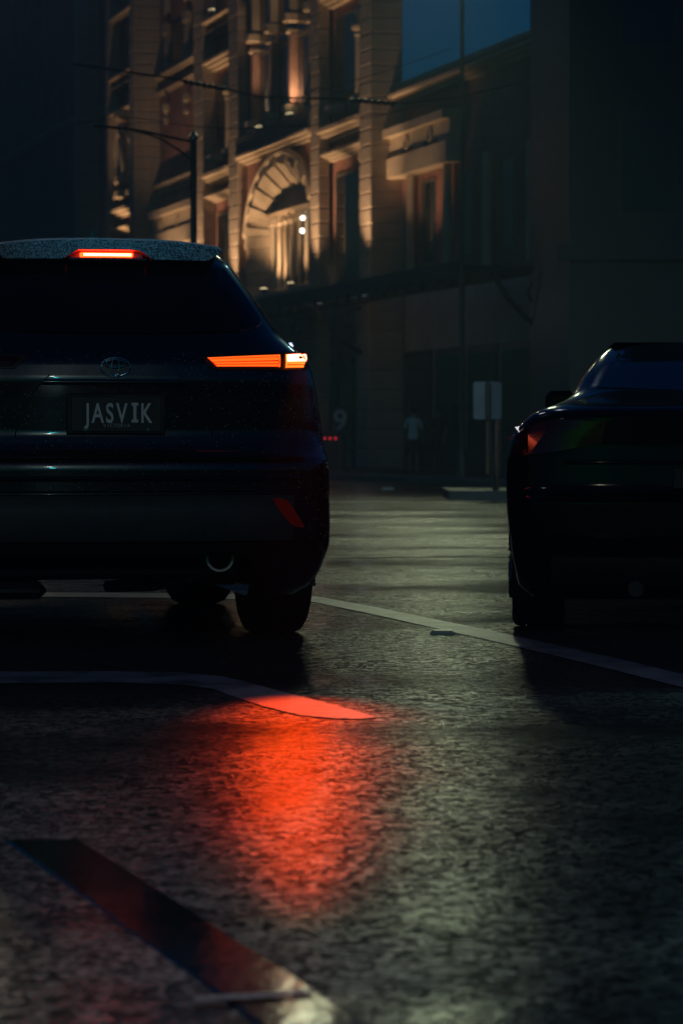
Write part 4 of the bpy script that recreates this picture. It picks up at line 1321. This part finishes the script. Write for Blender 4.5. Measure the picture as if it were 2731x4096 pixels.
# side windows, mirrors, handles, headlamps for views from the side
for sx in (1, -1):
    for (a0, a1, a2, a3) in ((1.0, 1.75, 1.0, 1.75), (1.82, 2.62, 1.82, 2.50)):
        b = MB()
        def SW(u, v):
            z = 1.26 + 0.36 * v
            lo = a0 + (a1 - a0) * u; hi = a2 + (a3 - a2) * u
            return (sx * (interp(Wt, z) + 0.004), lo + (hi - lo) * v, z)
        b.grid(SW, 6, 8); b.build('side_window', M['glass_dark'], suv, True)
    b = MB(); b.box(sx * 0.90 - 0.09, sx * 0.90 + 0.09, 3.0, 3.12, 1.16, 1.32, 0.04); b.build('wing_mirror', M['paint'], suv)
    b = MB(); b.box(min(sx * 0.93, sx * 0.965), max(sx * 0.93, sx * 0.965), 1.45, 1.65, 0.99, 1.02, 0.01); b.build('door_handle', M['paint'], suv)
    b = MB(); b.box(min(sx * 0.55, sx * 0.85), max(sx * 0.55, sx * 0.85), 4.35, 4.55, 0.80, 0.90, 0.03); b.build('headlight', M['glass_dark'], suv)
b = MB(); b.prism([(0, 1.72), (0.16, 1.72), (0.03, 1.80), (0.0, 1.80)], lambda u, v: (-0.012, 0.85 + u, v), lambda u, v: (0.012, 0.85 + u, v)); b.build('roof_antenna', M['paint'], suv)
# beads of water along the right rear corner and the roof edge
pts = []
for z in [0.62 + 0.055 * k for k in range(9)] + [1.22, 1.27, 1.32, 1.4, 1.48, 1.56, 1.63, 1.68, 1.70]:
    W = interp(Wt, z); w = W * 0.955
    pts.append((w, B1.rear(w, z) - 0.002, z))
bead_line(pts, 260, 0.0020, suv)
dr = MB()
for _ in range(1500):
    z = random.uniform(0.45, 1.24); w = random.uniform(-0.97, 0.97) * interp(Wt, z)
    p = Vector((w, B1.rear(w, z) - 0.002, z)); q = random.uniform(0.0008, 0.0022)
    dr.add([(p.x + q, p.y, p.z), (p.x, p.y, p.z + q), (p.x - q, p.y, p.z), (p.x, p.y, p.z - q * 1.6), (p.x, p.y - q * 0.7, p.z)], [(0, 1, 4), (1, 2, 4), (2, 3, 4), (3, 0, 4)])
tag(dr.build('rain_drops', M['water'], suv, True), kind='stuff')
pts = [(w, B1.rear(w, z) - 0.009, z) for w, z in (gl[2], gl[1], gl[0])]
bead_line(pts, 70, 0.0018, suv, jit=0.002)

# --- the second car, almost lost in the dark ---------------------------
YAW2 = R(-4.0)
S2 = Vector((1.63, 12.35, 0))
car2 = empty('sedan_car', S2, YAW2, 'dark sedan at the right whose left rear corner shows in the gloom', 'car')
W2 = [(0.16, 0.80), (0.22, 0.865), (0.35, 0.89), (0.55, 0.915), (0.70, 0.92), (0.80, 0.918), (0.88, 0.895), (0.95, 0.85), (1.0, 0.79), (1.04, 0.68), (1.08, 0.62), (1.2, 0.55), (1.30, 0.47), (1.36, 0.40)]
A2 = [(0.16, 0.15), (0.30, 0.05), (0.45, 0.0), (0.62, 0.0), (0.66, 0.03), (0.85, 0.04), (0.98, 0.03), (1.02, 0.10), (1.06, 0.55), (1.10, 0.80), (1.26, 1.3), (1.36, 1.8)]
F2 = [(0.16, 4.5), (0.5, 4.65), (0.75, 4.55), (0.95, 4.0), (1.02, 3.5), (1.10, 3.3), (1.3, 2.8), (1.42, 2.4)]
B2 = Body(W2, A2, F2, 0.30, 0.8, 3.0)
bo2 = B2.mesh(0.17, 1.36, 0.02).build('body', M['paint_red'], car2)
cutters = []
for sx in (-1, 1):
    for a in (0.92, 3.62):
        c = MB(); c.lathe([(0.37, 0), (0.37, 0.50)], 36, (0.58 if sx > 0 else -1.08, a, 0.335), 'x')
        cutters.append(c.build('cutter', M['black'], car2))
cut(bo2, cutters); smooth_by_angle(bo2, 30)
for sx in (-1, 1):
    wheel(car2, sx * 0.775, 0.92, 0.335, 0.235)
    wheel(car2, sx * 0.775, 3.62, 0.335, 0.235)
poly_patch('tail_lamp', [(0.88, 0.80), (0.88, 0.93), (0.70, 0.965), (0.48, 0.95), (0.50, 0.86), (0.70, 0.82)], M['red_glass'], car2, 0.010, 0.02, body=B2, mirror=True, subdiv=3)
poly_patch('rear_window', [(0.50, 1.12), (0.38, 1.31), (0, 1.33), (-0.38, 1.31), (-0.50, 1.12), (0, 1.10)], M['glass_dark'], car2, 0.010, 0.015, body=B2)
def band2(name, z0, z1, wm, off, mat, bulge):
    global B1
    keep = B1; B1 = B2
    o = band(name, z0, z1, wm, off, mat, car2, nv=4, bulge=bulge)
    B1 = keep
    return o
band2('boot_trim', 0.765, 0.785, 0.66, 0.012, M['paint_red'], 0.005)
band2('bumper_ledge', 0.60, 0.64, 0.78, 0.016, M['paint_red'], 0.012)
band2('bumper_lower', 0.22, 0.36, 0.72, 0.010, M['black'], 0.006)
b = MB(); b.box(-0.19, 0.19, 0.005, 0.018, 0.66, 0.75, 0.003); b.build('plate_holder', M['black'], car2)
b = MB(); b.tube([(-0.35, 0.06, 0.22), (-0.35, 0.4, 0.22)], 0.035, 12); b.build('exhaust_pipe', M['black'], car2)
b = MB(); b.box(-0.55, 0.55, 0.35, 4.2, 0.19, 0.26, 0.02); b.build('underbody', M['black'], car2)
for sx in (-1, 1):
    b = MB(); b.box(sx * 0.66 - 0.08, sx * 0.66 + 0.08, 2.75, 2.85, 1.02, 1.14, 0.03); b.build('wing_mirror', M['paint_red'], car2)
